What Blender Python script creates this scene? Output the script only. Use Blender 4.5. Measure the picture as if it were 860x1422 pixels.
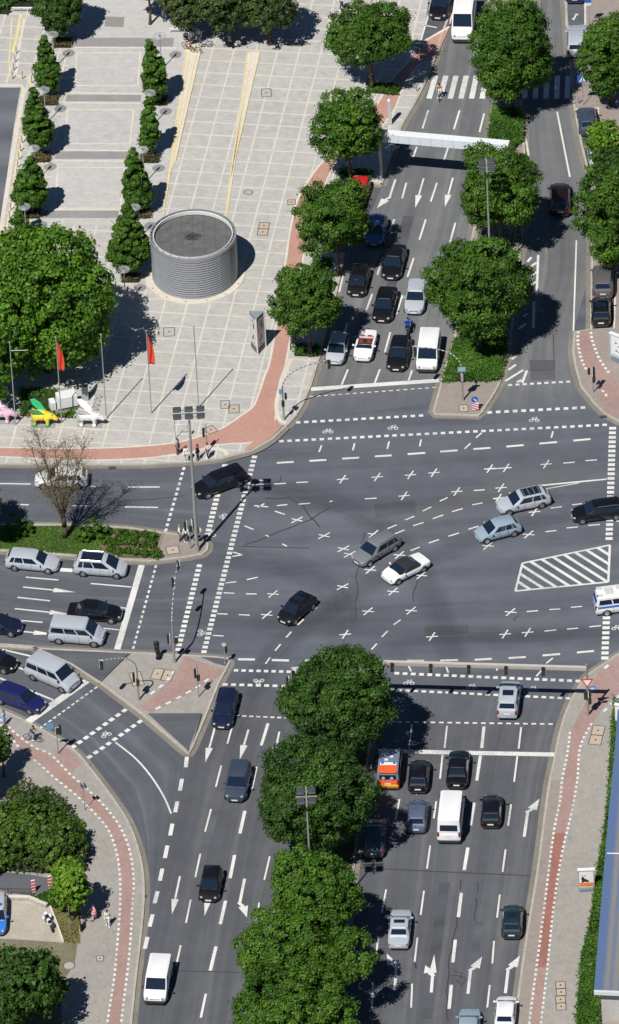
import bpy, bmesh, math, random
import numpy as np
from mathutils import Vector, Matrix
R = math.radians
for o in list(bpy.data.objects): bpy.data.objects.remove(o)
scene = bpy.context.scene
col = scene.collection

# ------------------------------------------------------------------ camera
PW, PH = 860.0, 1422.0
FPX, PITCH, ROLL, DIST = 14000.0, R(37.0), R(3.0), 886.0
fwd = Vector((0, math.cos(PITCH), -math.sin(PITCH)))
r0 = Vector((1, 0, 0)); u0 = Vector((0, math.sin(PITCH), math.cos(PITCH)))
cr = r0*math.cos(ROLL) - u0*math.sin(ROLL)
cu = r0*math.sin(ROLL) + u0*math.cos(ROLL)
CAM = -DIST*fwd
cd = bpy.data.cameras.new('camera'); cam = bpy.data.objects.new('camera', cd); col.objects.link(cam)
cam.matrix_world = Matrix(((cr.x, cu.x, -fwd.x, CAM.x), (cr.y, cu.y, -fwd.y, CAM.y), (cr.z, cu.z, -fwd.z, CAM.z), (0, 0, 0, 1)))
cd.sensor_fit = 'VERTICAL'; cd.sensor_height = 24.0; cd.lens = FPX/PH*24.0
cd.clip_start = 10; cd.clip_end = 4000
scene.camera = cam

# ------------------------------------------------------------------ light
SUN_EL = R(54.7); SUN_AZ = math.atan2(-0.50, -0.866)         # direction towards the sun (x, y) = (sin, cos)
w = bpy.data.worlds.new('World'); scene.world = w; w.use_nodes = True
nt = w.node_tree; bg = nt.nodes['Background']; sky = nt.nodes.new('ShaderNodeTexSky')
sky.sky_type = 'NISHITA'; sky.sun_disc = False; sky.sun_elevation = SUN_EL; sky.sun_rotation = SUN_AZ % (2*math.pi)
sky.air_density = 0.75; sky.dust_density = 0.0; sky.ozone_density = 6.0
nt.links.new(sky.outputs[0], bg.inputs[0]); bg.inputs[1].default_value = 0.05
sl = bpy.data.lights.new('sun', 'SUN'); sl.energy = 5.0; sl.angle = R(0.5); sl.color = (1.0, 0.97, 0.925)
so = bpy.data.objects.new('sun', sl); col.objects.link(so)
sd = Vector((math.sin(SUN_AZ)*math.cos(SUN_EL), math.cos(SUN_AZ)*math.cos(SUN_EL), math.sin(SUN_EL)))
so.rotation_euler = (-sd).to_track_quat('-Z', 'Y').to_euler(); so.location = sd*100
scene.view_settings.view_transform = 'Standard'; scene.view_settings.look = 'None'
scene.view_settings.exposure = 0.0; scene.view_settings.gamma = 1; scene.view_settings.use_curve_mapping = False
scene.render.engine = 'CYCLES'
scene.render.resolution_x = 619; scene.render.resolution_y = 1024

# ------------------------------------------------------------------ pixel <-> world (used as survey of the place)
def G(px, py, z=0.0):
    d = fwd*FPX + cr*(px-PW/2) + cu*(PH/2-py)
    t = (z-CAM.z)/d.z
    return CAM + d*t
def proj(v):
    q = Vector(v)-CAM; dz = q.dot(fwd)
    return (PW/2+FPX*q.dot(cr)/dz, PH/2-FPX*q.dot(cu)/dz)
def S(px, py): return FPX/((G(px, py)-CAM).dot(fwd))       # pixels per metre there
def H(base, topy):                                          # height of a thing whose base is at pixel base and whose top is at row topy
    b = G(*base); lo, hi = 0, 60
    for _ in range(40):
        m = (lo+hi)/2
        if proj(b+Vector((0, 0, m)))[1] > topy: lo = m
        else: hi = m
    return lo
def Z(ox, oy, k=860/300): return lambda x, y: (ox+x/k, oy+y/k)

# ------------------------------------------------------------------ materials
MC = {}
def mat(name, c, rough=0.6, metal=0.0, coat=0.0, var=0.12, scale=3.0, spec=0.5, em=None, ems=1.0):
    if name in MC: return MC[name]
    m = bpy.data.materials.new(name); m.use_nodes = True; n = m.node_tree.nodes; l = m.node_tree.links
    b = n['Principled BSDF']; b.inputs['Roughness'].default_value = rough; b.inputs['Metallic'].default_value = metal
    b.inputs['Coat Weight'].default_value = coat; b.inputs['Coat Roughness'].default_value = 0.04
    b.inputs['Specular IOR Level'].default_value = spec
    tc = n.new('ShaderNodeTexCoord'); no = n.new('ShaderNodeTexNoise'); no.inputs['Scale'].default_value = scale; no.inputs['Detail'].default_value = 4
    mx = n.new('ShaderNodeMix'); mx.data_type = 'RGBA'
    mx.inputs[6].default_value = (*[v*(1-var) for v in c], 1); mx.inputs[7].default_value = (*[min(1, v*(1+var)) for v in c], 1)
    l.new(tc.outputs['Object'], no.inputs['Vector']); l.new(no.outputs['Fac'], mx.inputs[0]); l.new(mx.outputs[2], b.inputs['Base Color'])
    if em: b.inputs['Emission Color'].default_value = (*em, 1); b.inputs['Emission Strength'].default_value = ems
    MC[name] = m; return m

class NT:                                                    # small node helper
    def __init__(s, name):
        s.m = bpy.data.materials.new(name); s.m.use_nodes = True; s.n = s.m.node_tree.nodes; s.l = s.m.node_tree.links
        s.b = s.n['Principled BSDF']; s.tc = s.n.new('ShaderNodeTexCoord'); MC[name] = s.m
    def new(s, t, **k):
        x = s.n.new(t)
        for a, v in k.items(): setattr(x, a, v)
        return x
    def set(s, i, v):
        if hasattr(v, 'is_output') or isinstance(v, bpy.types.NodeSocket): s.l.new(v, i)
        else: i.default_value = v
    def math(s, op, a, b=0.0, c=0.0):
        x = s.new('ShaderNodeMath', operation=op)
        for i, v in enumerate((a, b, c)): s.set(x.inputs[i], v)
        return x.outputs[0]
    def noise(s, vec, scale, detail=3, rough=.55):
        x = s.new('ShaderNodeTexNoise'); s.set(x.inputs['Vector'], vec); x.inputs['Scale'].default_value = scale; x.inputs['Detail'].default_value = detail; x.inputs['Roughness'].default_value = rough
        return x.outputs['Fac']
    def ramp(s, f, stops):
        x = s.new('ShaderNodeValToRGB'); s.set(x.inputs[0], f); e = x.color_ramp.elements
        e[0].position, e[0].color = stops[0][0], (*stops[0][1], 1); e[1].position, e[1].color = stops[-1][0], (*stops[-1][1], 1)
        for p, c in stops[1:-1]: q = e.new(p); q.color = (*c, 1)
        return x.outputs[0]
    def mix(s, f, a, b, mode='MIX'):
        x = s.new('ShaderNodeMix', data_type='RGBA', blend_type=mode); s.set(x.inputs[0], f)
        for i, v in ((6, a), (7, b)): s.set(x.inputs[i], v if not isinstance(v, tuple) else (*v, 1))
        return x.outputs[2]
    def mapping(s, vec, rot=0, scale=(1, 1, 1), loc=(0, 0, 0)):
        x = s.new('ShaderNodeMapping'); s.set(x.inputs['Vector'], vec); x.inputs['Rotation'].default_value = (0, 0, rot); x.inputs['Scale'].default_value = scale; x.inputs['Location'].default_value = loc
        return x.outputs[0]

def g3(v, t=(1, 1, 1)): return tuple(v*a for a in t)
def asphalt(name, base, tint=(0.95, 1.0, 1.12), uv=False, rough=0.9):
    s = NT(name); P = s.tc.outputs['Object']
    big = s.noise(P, 0.045, 4, .6); mid = s.noise(P, 0.5, 4, .6); fine = s.noise(P, 9, 2, .7)
    f = s.math('ADD', s.math('MULTIPLY', big, .42), s.math('ADD', s.math('MULTIPLY', mid, .30), s.math('MULTIPLY', fine, .28)))
    c = s.ramp(f, [(.30, g3(base*.72, tint)), (.5, g3(base, tint)), (.70, g3(base*1.28, tint))])
    if not uv:                                                # faint tyre-worn trails east-west over the junction
        tr = s.noise(s.mapping(P, R(4), (.020, .34, 1)), 1.0, 4, .6); tr2 = s.noise(s.mapping(P, R(38), (.03, .30, 1), (7, 3, 0)), 1.0, 3, .6)
        c = s.mix(1.0, c, s.ramp(s.math('ADD', s.math('MULTIPLY', tr, .65), s.math('MULTIPLY', tr2, .35)), [(.38, (.78, .78, .80)), (.49, (1, 1, 1)), (.60, (1.16, 1.155, 1.13))]), 'MULTIPLY')
        s.l.new(c, s.b.inputs['Base Color'])
    if uv:
        U = s.tc.outputs['UV']
        st = s.noise(s.mapping(U, 0, (0.62, 0.012, 1)), 1.0, 3, .6)
        st2 = s.noise(s.mapping(U, 0, (2.2, 0.03, 1)), 1.0, 2, .5)
        k = s.math('ADD', s.math('MULTIPLY', st, 1.15), s.math('MULTIPLY', st2, .45))
        g = s.ramp(k, [(.45, (.68, .68, .70)), (.80, (.98, .98, .98)), (1.0, (1.30, 1.28, 1.22))])
        c = s.mix(1.0, c, g, 'MULTIPLY')
        jt = (.92, .99, 1.16); jb = .116; cj = s.ramp(f, [(.30, g3(jb*.72, jt)), (.5, g3(jb, jt)), (.70, g3(jb*1.28, jt))])
        fa = s.new('ShaderNodeAttribute', attribute_name='wear', attribute_type='GEOMETRY'); c = s.mix(fa.outputs['Fac'], cj, c)
    s.l.new(c, s.b.inputs['Base Color']); s.b.inputs['Roughness'].default_value = rough; s.b.inputs['Specular IOR Level'].default_value = .3
    return s.m
def paving(name, cell, line, cellw=(2.0, 2.0), lw=.17, ang=0, org=(0, 0), fine=None):
    s = NT(name); P = s.tc.outputs['Object']
    sx = s.new('ShaderNodeSeparateXYZ')
    mp = s.new('ShaderNodeVectorRotate', rotation_type='Z_AXIS'); s.l.new(P, mp.inputs['Vector']); mp.inputs['Center'].default_value = (org[0], org[1], 0); mp.inputs['Angle'].default_value = -ang
    s.l.new(mp.outputs[0], sx.inputs[0])
    def band(sock, o, w_, width):
        fr = s.math('FRACT', s.math('ADD', s.math('DIVIDE', s.math('SUBTRACT', sock, o), w_), 100.5))
        return s.math('LESS_THAN', s.math('ABSOLUTE', s.math('SUBTRACT', fr, .5)), width/w_/2)
    ln = s.math('MAXIMUM', band(sx.outputs[0], org[0], cellw[0], lw), band(sx.outputs[1], org[1], cellw[1], lw))
    big = s.noise(P, .07, 5, .6); mid = s.noise(P, 1.1, 4, .65); fn = s.noise(P, 12, 2, .6)
    f = s.math('ADD', s.math('MULTIPLY', big, .35), s.math('ADD', s.math('MULTIPLY', mid, .4), s.math('MULTIPLY', fn, .25)))
    c = s.ramp(f, [(.3, g3(.80, cell)), (.5, cell), (.72, g3(1.14, cell))])
    if fine:                                                  # small slabs inside each cell
        br = s.new('ShaderNodeTexBrick'); s.l.new(mp.outputs[0], br.inputs['Vector']); br.inputs['Scale'].default_value = 1.0
        br.inputs['Brick Width'].default_value = fine; br.inputs['Row Height'].default_value = fine/2; br.inputs['Mortar Size'].default_value = .012; br.inputs['Mortar Smooth'].default_value = .6
        br.inputs['Color1'].default_value = (1.06, 1.05, 1.04, 1); br.inputs['Color2'].default_value = (.93, .93, .94, 1); br.inputs['Mortar'].default_value = (.75, .74, .72, 1)
        c = s.mix(1.0, c, br.outputs['Color'], 'MULTIPLY')
    lc = s.ramp(s.noise(P, .8, 3), [(.3, g3(.85, line)), (.7, line)])
    c = s.mix(ln, c, lc)
    spot = s.ramp(s.noise(P, .35, 5, .7), [(.66, (1, 1, 1)), (.74, (.80, .78, .75))])
    c = s.mix(1.0, c, spot, 'MULTIPLY')
    s.l.new(c, s.b.inputs['Base Color']); s.b.inputs['Roughness'].default_value = .85; s.b.inputs['Specular IOR Level'].default_value = .3
    return s.m
def speckle(name, a, b, scale=6, rough=.95, big=.3):
    s = NT(name); P = s.tc.outputs['Object']
    f = s.math('ADD', s.math('MULTIPLY', s.noise(P, scale, 4, .7), .6), s.math('MULTIPLY', s.noise(P, big, 4, .6), .4))
    s.l.new(s.ramp(f, [(.38, a), (.62, b)]), s.b.inputs['Base Color']); s.b.inputs['Roughness'].default_value = rough; s.b.inputs['Specular IOR Level'].default_value = .2
    return s.m
def leafmat(name, dark, light, transl=.3):
    s = NT(name)
    at = s.new('ShaderNodeAttribute', attribute_name='tone', attribute_type='GEOMETRY')
    c = s.ramp(at.outputs['Fac'], [(0, dark), (1, light)])
    s.l.new(c, s.b.inputs['Base Color']); s.b.inputs['Roughness'].default_value = .55; s.b.inputs['Specular IOR Level'].default_value = .35
    tr = s.new('ShaderNodeBsdfTranslucent'); s.l.new(s.mix(.0, c, c), tr.inputs['Color'])
    ms = s.new('ShaderNodeMixShader'); ms.inputs[0].default_value = transl
    s.l.new(s.b.outputs[0], ms.inputs[1]); s.l.new(tr.outputs[0], ms.inputs[2]); s.l.new(ms.outputs[0], s.n['Material Output'].inputs[0])
    return s.m

s = NT('road_paint'); P_ = s.tc.outputs['Object']
wr_ = s.math('ADD', s.math('MULTIPLY', s.noise(P_, 7, 5, .8), .6), s.math('MULTIPLY', s.noise(P_, .22, 4, .6), .4))
cc = s.ramp(wr_, [(.36, (.22, .22, .22)), (.43, (.52, .52, .49)), (.53, (.72, .71, .67)), (.8, (.80, .79, .76))])
s.l.new(cc, s.b.inputs['Base Color']); s.b.inputs['Roughness'].default_value = .75; paint_w = s.m
paint_y = speckle('yellow_edge_paint', (.60, .48, .22), (.76, .65, .40), 5, .7)
kerb_m = speckle('kerb_stone', (.34, .32, .28), (.47, .44, .38), 3, .85, .6)
gutter_m = speckle('gutter_stone', (.17, .155, .13), (.25, .23, .195), 4, .9, .3)
black = mat('black_plastic', (.015, .015, .016), .5, var=.2)
galv = mat('galvanised_steel', (.42, .43, .43), .45, .6)
greypole = mat('grey_painted_pole', (.30, .30, .27), .5)
whitem = mat('white_metal', (.78, .78, .76), .4)
tar_m = mat('tar', (.045, .045, .048), .8)
bark = speckle('bark', (.05, .038, .028), (.13, .10, .075), 5)

# ------------------------------------------------------------------ mesh helpers
class MB:
    def __init__(s): s.v = []; s.f = []
    def add(s, vs, fs):
        o = len(s.v); s.v += [tuple(v) for v in vs]; s.f += [tuple(i+o for i in f) for f in fs]
    def box(s, c, d, rz=0, ry=0, rx=0, taper=1.0):
        M = Matrix.Translation(Vector(c)) @ Matrix.Rotation(rz, 4, 'Z') @ Matrix.Rotation(ry, 4, 'Y') @ Matrix.Rotation(rx, 4, 'X')
        hx, hy, hz = d[0]/2, d[1]/2, d[2]/2
        vs = [M @ Vector((x*hx*(taper if z > 0 else 1), y*hy*(taper if z > 0 else 1), z*hz)) for x, y, z in ((-1,-1,-1),(1,-1,-1),(1,1,-1),(-1,1,-1),(-1,-1,1),(1,-1,1),(1,1,1),(-1,1,1))]
        s.add(vs, [(0,3,2,1),(4,5,6,7),(0,1,5,4),(1,2,6,5),(2,3,7,6),(3,0,4,7)]); return s
    def cyl(s, a, b, ra, rb=None, n=8, cap=True):
        rb = ra if rb is None else rb; a, b = Vector(a), Vector(b); d = (b-a).normalized()
        t = d.orthogonal().normalized(); q = d.cross(t); vs = []
        for p, r in ((a, ra), (b, rb)):
            for i in range(n): an = 2*math.pi*i/n; vs.append(p+(t*math.cos(an)+q*math.sin(an))*r)
        fs = [(i, (i+1) % n, n+(i+1) % n, n+i) for i in range(n)]
        if cap: fs += [tuple(range(n-1, -1, -1)), tuple(range(n, 2*n))]
        s.add(vs, fs); return s
    def tube(s, pts, r, n=7, rend=None):
        rend = r if rend is None else rend; m = len(pts)-1
        for i in range(m): s.cyl(pts[i], pts[i+1], r+(rend-r)*i/m, r+(rend-r)*(i+1)/m, n)
        return s
    def ball(s, c, r, nu=10, nv=7, zmin=-1.0):
        if not hasattr(r, '__len__'): r = (r, r, r)
        vs = []
        for j in range(nv+1):
            ph = -math.pi/2+math.pi*j/nv
            for i in range(nu): an = 2*math.pi*i/nu; vs.append((c[0]+r[0]*math.cos(ph)*math.cos(an), c[1]+r[1]*math.cos(ph)*math.sin(an), c[2]+r[2]*max(zmin, math.sin(ph))))
        s.add(vs, [(j*nu+i, j*nu+(i+1) % nu, (j+1)*nu+(i+1) % nu, (j+1)*nu+i) for j in range(nv) for i in range(nu)]); return s
    def prism(s, pts, z0, z1):
        n = len(pts); A = sum(pts[i][0]*pts[(i+1) % n][1]-pts[(i+1) % n][0]*pts[i][1] for i in range(n))
        if A < 0: pts = pts[::-1]
        vs = [(p[0], p[1], z0) for p in pts]+[(p[0], p[1], z1) for p in pts]
        s.add(vs, [tuple(range(n, 2*n)), tuple(range(n-1, -1, -1))]+[(i, (i+1) % n, n+(i+1) % n, n+i) for i in range(n)]); return s
    def sheet(s, pts, z):
        n = len(pts); A = sum(pts[i][0]*pts[(i+1) % n][1]-pts[(i+1) % n][0]*pts[i][1] for i in range(n))
        if A < 0: pts = pts[::-1]
        s.add([(p[0], p[1], z) for p in pts], [tuple(range(n))]); return s
    def ring(s, c, r, rt, n=16, axis='Y', m=5):
        vs = []; fs = []
        for i in range(n):
            a = 2*math.pi*i/n
            for j in range(m):
                b = 2*math.pi*j/m; q = r+rt*math.cos(b); h = rt*math.sin(b)
                p = {'Z': (q*math.cos(a), q*math.sin(a), h), 'Y': (q*math.cos(a), h, q*math.sin(a)), 'X': (h, q*math.cos(a), q*math.sin(a))}[axis]
                vs.append((c[0]+p[0], c[1]+p[1], c[2]+p[2]))
        for i in range(n):
            for j in range(m): fs.append((i*m+j, ((i+1) % n)*m+j, ((i+1) % n)*m+(j+1) % m, i*m+(j+1) % m))
        s.add(vs, fs); return s
    def build(s, name, m, parent=None, smooth=False, bevel=0):
        me = bpy.data.meshes.new(name); me.from_pydata(s.v, [], s.f); me.update()
        if m: me.materials.append(m)
        if smooth:
            for p in me.polygons: p.use_smooth = True
        o = bpy.data.objects.new(name, me); col.objects.link(o)
        if parent: o.parent = parent
        if bevel:
            b = o.modifiers.new('bevel', 'BEVEL'); b.width = bevel; b.segments = 2; b.limit_method = 'ANGLE'; b.angle_limit = R(35)
        if smooth == 'auto' or smooth == 2:
            try: me.set_sharp_from_angle(angle=R(38))
            except Exception: pass
        return o
def tag(o, label=None, cat=None, group=None, kind=None):
    if label: o['label'] = label
    if cat: o['category'] = cat
    if group: o['group'] = group
    if kind: o['kind'] = kind
    return o
def thing(name, loc, label, cat, group=None, rz=0):
    o = bpy.data.objects.new(name, None); col.objects.link(o); o.location = loc; o.rotation_euler = (0, 0, rz); o.empty_display_size = .3
    return tag(o, label, cat, group)
def structure(o): o['kind'] = 'structure'; return o
def kids(o): return [c for c in bpy.data.objects if c.parent == o]
def copy_tree(o, parent=None, cache={}):
    c = o.copy(); col.objects.link(c); c.parent = parent
    for k in kids(o):
        if k is not c: copy_tree(k, c)
    return c
def dup(proto, loc, label, rz=None, group=None):
    c = copy_tree(proto); c.location = loc
    if rz is not None: c.rotation_euler.z = rz
    c['label'] = label
    if group: c['group'] = group
    return c
def catmull(pts, n=6, closed=False):
    P = [Vector((*p[:2], 0)) if len(p) < 3 else Vector(p) for p in pts]; out = []
    m = len(P)
    for i in range(m-1):
        a, b, c, d = P[max(i-1, 0)], P[i], P[i+1], P[min(i+2, m-1)]
        for k in range(n):
            t = k/n; out.append(.5*((2*b)+(c-a)*t+(2*a-5*b+4*c-d)*t*t+(3*b-a-3*c+d)*t**3))
    out.append(P[-1]); return out
def gp(pts, z=0.0): return [G(p[0], p[1], z) for p in pts]
def strip(mb, pts, width, z, z0=None, off=0.0):              # ribbon along world polyline; off moves it sideways (left +)
    n = len(pts); L = []; Rr = []
    for i in range(n):
        a = pts[max(i-1, 0)]; b = pts[min(i+1, n-1)]; d = Vector((b[0]-a[0], b[1]-a[1])).normalized(); q = Vector((-d.y, d.x)); p = Vector((pts[i][0], pts[i][1]))
        L.append(p+q*(off+width/2)); Rr.append(p+q*(off-width/2))
    if z0 is None:
        vs = [(p.x, p.y, z) for p in L]+[(p.x, p.y, z) for p in Rr]
        mb.add(vs, [(n+i, n+i+1, i+1, i) for i in range(n-1)])
    else:
        vs = [(p.x, p.y, z) for p in L]+[(p.x, p.y, z) for p in Rr]+[(p.x, p.y, z0) for p in L]+[(p.x, p.y, z0) for p in Rr]
        fs = []
        for i in range(n-1): fs += [(n+i, n+i+1, i+1, i), (i, i+1, 2*n+i+1, 2*n+i), (n+i+1, n+i, 3*n+i, 3*n+i+1)]
        fs += [(0, 2*n, 3*n, n), (2*n-1, 4*n-1, 3*n-1, n-1)]
        mb.add(vs, fs)
def uvroad(name, left, right, m, z=.005, n=40, ends=(0, 6)):             # road sheet between two pixel polylines, uv in metres across / along
    def res(pts):
        P = [Vector((p.x, p.y)) for p in gp(pts)]; c = [0]
        for i in range(len(P)-1): c.append(c[-1]+(P[i+1]-P[i]).length)
        out = []
        for k in range(n+1):
            t = c[-1]*k/n; i = max(j for j in range(len(c)) if c[j] <= t+1e-9); i = min(i, len(P)-2)
            out.append(P[i].lerp(P[i+1], (t-c[i])/(c[i+1]-c[i])))
        return out
    Lp, Rp = res(left), res(right); w0 = (Lp[n//2]-Rp[n//2]).length
    me = bpy.data.meshes.new(name)
    me.from_pydata([(p.x, p.y, z) for p in Lp]+[(p.x, p.y, z) for p in Rp], [], [(i, i+1, n+1+i+1, n+1+i) for i in range(n)])
    me.update(); uv = me.uv_layers.new(name='UVMap'); ln = [0]
    for i in range(n): ln.append(ln[-1]+((Lp[i+1]+Rp[i+1])/2-(Lp[i]+Rp[i])/2).length)
    for lp in me.loops:
        vi = lp.vertex_index; uv.data[lp.index].uv = (0 if vi <= n else w0, ln[vi % (n+1)])
    at = me.attributes.new('wear', 'FLOAT', 'POINT')
    for i in range(n+1):
        v = min(1.0, ln[i]/ends[0] if ends[0] else 1.0, (ln[-1]-ln[i])/ends[1] if ends[1] else 1.0)
        at.data[i].value = v; at.data[n+1+i].value = v
    if me.polygons[0].normal.z < 0: me.flip_normals()
    me.materials.append(m); o = bpy.data.objects.new(name, me); col.objects.link(o); return structure(o)
# ================================================================== THE SETTING
PT = 0.12                                                     # pavement height
a_base = asphalt('asphalt_junction', .116, (.92, .99, 1.16))
a_road = asphalt('asphalt_road', .114, (.93, .99, 1.14), uv=True)
a_north = asphalt('asphalt_north', .150, (.98, 1.0, 1.03), uv=True)
a_south = asphalt('asphalt_south', .108, (.96, .99, 1.09), uv=True)
a_light = asphalt('asphalt_parking', .13)
a_dark = asphalt('asphalt_patch', .105)
g = MB(); g.sheet([(-900, -900), (900, -900), (900, 900), (-900, 900)], 0.0); structure(g.build('ground', a_base))

uvroad('north_road', [(632,-110),(598,101),(560,174),(531,258),(470,400),(447,489),(433,536),(411,585)], [(700,-110),(686,80),(682,160),(675,230),(660,330),(640,400),(628,473),(605,560)], a_north)
uvroad('north_east_road', [(752,-110),(736,100),(728,178),(732,260),(726,360),(707,490),(690,545),(670,590)], [(786,-110),(787,38),(797,153),(816,240),(821,374),(796,460),(798,509),(830,575)], a_north)
uvroad('south_road_west', [(325,920),(283,1000),(262,1050),(203,1317),(178,1500)], [(470,930),(440,1080),(405,1254),(365,1500)], a_south, ends=(8, 0))
uvroad('south_road_east', [(530,930),(505,1080),(487,1254),(460,1500)], [(806,948),(776,1020),(760,1100),(745,1213),(726,1331),(704,1500)], a_south, ends=(8, 0))
uvroad('west_road_north', [(-140,640),(0,648),(200,651),(280,644),(350,630)], [(-140,728),(0,729),(175,733),(287,750),(340,760)], a_road)
uvroad('west_road_south', [(-140,757),(0,766),(150,778),(209,781),(284,770),(345,765)], [(-140,878),(0,890),(70,902),(181,907),(315,914),(380,916)], a_road)
uvroad('slip_road', [(-140,860),(0,897),(44,900),(98,924),(140,950),(195,992),(230,1022),(262,1050),(248,1110),(225,1215),(203,1317)], [(-140,935),(0,987),(40,1004),(80,1026),(108,1046),(130,1072),(157,1108),(178,1140),(192,1178),(200,1230),(196,1317)], a_road, z=.009, n=60, ends=(0, 0))

# ---- paving materials oriented from the survey
a1 = G(320, 422)-G(430, 428); ang = math.atan2(-(a1.y), -(a1.x))
org = G(354.3, 424)
u1 = (G(354.3+31, 425.6)-org).length; v1 = (G(354.3-2.3, 424+18.1)-org).length
plaza_m = paving('plaza_paving', (.455, .442, .415), (.62, .585, .505), (u1, v1), .17, ang, (org.x, org.y), fine=.5)
court_m = paving('court_paving', (.49, .48, .46), (.49, .48, .46), (50, 50), .1, ang, (org.x, org.y), fine=.4)
pave_e = paving('sidewalk_slabs', (.335, .315, .285), (.37, .35, .31), (3.1, 40), .06, R(-78), (0, 0), fine=.45)
pave_r = paving('reddish_paving', (.31, .265, .235), (.31, .265, .235), (50, 50), .05, 0, (0, 0), fine=.3)
bike_m = speckle('red_cycle_paving', (.41, .225, .18), (.48, .28, .23), 4, .85, .25)
bike_s = speckle('red_cycle_paving_south', (.27, .125, .10), (.35, .165, .135), 4, .85, .25)
bike_dull = speckle('worn_red_cycle_paving', (.30, .20, .175), (.38, .265, .235), 4, .85, .25)
border_m = speckle('pale_border_stone', (.56, .51, .42), (.68, .63, .54), 3, .85, .4)
band_m = speckle('grey_band_paving', (.24, .23, .23), (.31, .30, .30), 5, .85, .4)
grass_m = speckle('grass', (.030, .065, .012), (.085, .14, .030), 7, 1, .35)
soil_m = speckle('soil', (.10, .075, .05), (.20, .15, .10), 5, 1, .5)
sand_m = speckle('sandy_gravel', (.36, .32, .26), (.47, .43, .36), 4, 1, .4)
dirt_m = speckle('mossy_dirt', (.13, .12, .07), (.22, .20, .13), 4, 1, .3)

def island(name, pts, m, kerb=None, top=PT, gutter=True, kw=.22, joint=0):
    P = gp(pts); mb = MB(); mb.prism(P, -.05, top); o = structure(mb.build(name, m))
    return o
def kerbline(name, pts, side=1, smooth=True, gutter=True, closed=False):
    P = gp(pts)
    if smooth: P = catmull(P, 5)
    if closed: P = P+[P[0]]
    k = MB(); strip(k, P, .20, PT+.018, 0.0, off=side*.09)
    if gutter: strip(k, P, .42, .016, None, off=-side*.225)
    o = structure(k.build(name, kerb_m)); 
    if gutter:
        o.data.materials.append(gutter_m)
        n = len(P)
        for i, p in enumerate(o.data.polygons):
            if i >= 3*(n-1)+2: p.material_index = 1
    return o
k_plaza = [(660,-110),(632,0),(615,50),(598,101),(578,143),(560,174),(545,215),(531,258)]
k_plaza2 = [(531,258),(508,254),(475,249),(462,290),(452,330),(458,352),(480,352),(470,400),(459,445),(447,489),(433,536),(422,562),(413,578),(402,590),(378,612),(350,628),(311,638),(280,642),(200,647),(100,647),(0,646),(-160,642)]
island('plaza', k_plaza+k_plaza2[1:]+[(-260,640),(-260,-150),(660,-150)], plaza_m)
kerbline('kerb', k_plaza, -1); kerbline('kerb', k_plaza2, -1, False)
k_ne = [(784,-110),(784,0),(787,38),(790,80),(797,153),(806,200),(816,240),(822,300),(821,374),(820,458),(797,462),(795,489),(798,509),(806,538),(824,561),(839,576),(862,588),(1010,645)]
island('pavement', k_ne+[(1010,-110)], pave_r); kerbline('kerb', k_ne, 1, False)
k_se = [(1010,850),(900,888),(860,908),(836,924),(817,937),(802,956),(786,988),(776,1020),(768,1060),(760,1100),(745,1213),(726,1331),(704,1500)]
island('pavement', k_se+[(1010,1500)], pave_e); kerbline('kerb', k_se, 1)
k_tri = [(0,897),(44,900),(98,924),(140,951),(195,992),(230,1022),(258,1046),(263,1048),(268,1040),(285,1000),(305,950),(320,921),(317,915),(300,913),(230,909),(181,907),(70,902)]
island('traffic_island', k_tri, pave_e); kerbline('kerb', k_tri, 1, False, closed=True)
k_wm = [(-160,729),(0,729),(100,729),(175,733),(227,740),(262,745),(284,750),(290,757),(289,765),(282,771),(262,775),(209,781),(150,778),(70,771),(0,766),(-160,757)]
island('median_strip', k_wm, pave_r); kerbline('kerb', k_wm, -1, False)
k_nm = [(690,140),(683,160),(680,200),(668,260),(655,330),(642,400),(630,473),(613,529),(601,573),(604,577),(665,579),(671,573),(688,547),(696,531),(707,490),(716,430),(723,360),(729,300),(731,240),(728,180),(724,140)]
island('traffic_island', k_nm, pave_r); kerbline('kerb', k_nm, 1, False, closed=True)
k_nm2 = [(690,-110),(686,60),(687,98),(738,98),(741,60),(752,-110)]
island('median_strip', k_nm2, pave_r); kerbline('kerb', k_nm2, 1, False)
k_sw = [(-160,925),(0,986),(40,1004),(80,1026),(108,1046),(130,1072),(157,1108),(178,1140),(192,1175),(200,1212),(201,1255),(196,1310),(190,1360),(182,1440),(175,1500)]
island('pavement', k_sw+[(-160,1500)], pave_e); kerbline('kerb', k_sw, -1)
k_sm = [(462,1500),(468,1400),(487,1254),(505,1100),(520,1000),(527,948),(520,934),(480,930),(425,930),(412,936),(412,960),(425,1080),(412,1200),(404,1254),(380,1400),(362,1500)]
k_sm = [(460,1500),(487,1254),(505,1100),(520,1000),(527,948),(520,934),(480,932),(470,940),(462,980),(440,1080),(405,1254),(365,1500)]
island('median_strip', k_sm, soil_m); kerbline('kerb', k_sm, 1, False)

# ---- sheets on the pavements
ZZ = PT
def sheet(name, pts, m, z, curve=False):
    P = gp(pts, 0)
    mb = MB(); mb.sheet(P, z); return structure(mb.build(name, m))
def ribbon(name, pts, w_, m, z, curve=True, off=0):
    P = gp(pts, 0); P = catmull(P, 6) if curve else P
    mb = MB(); strip(mb, P, w_, z, None, off); return structure(mb.build(name, m))
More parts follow.
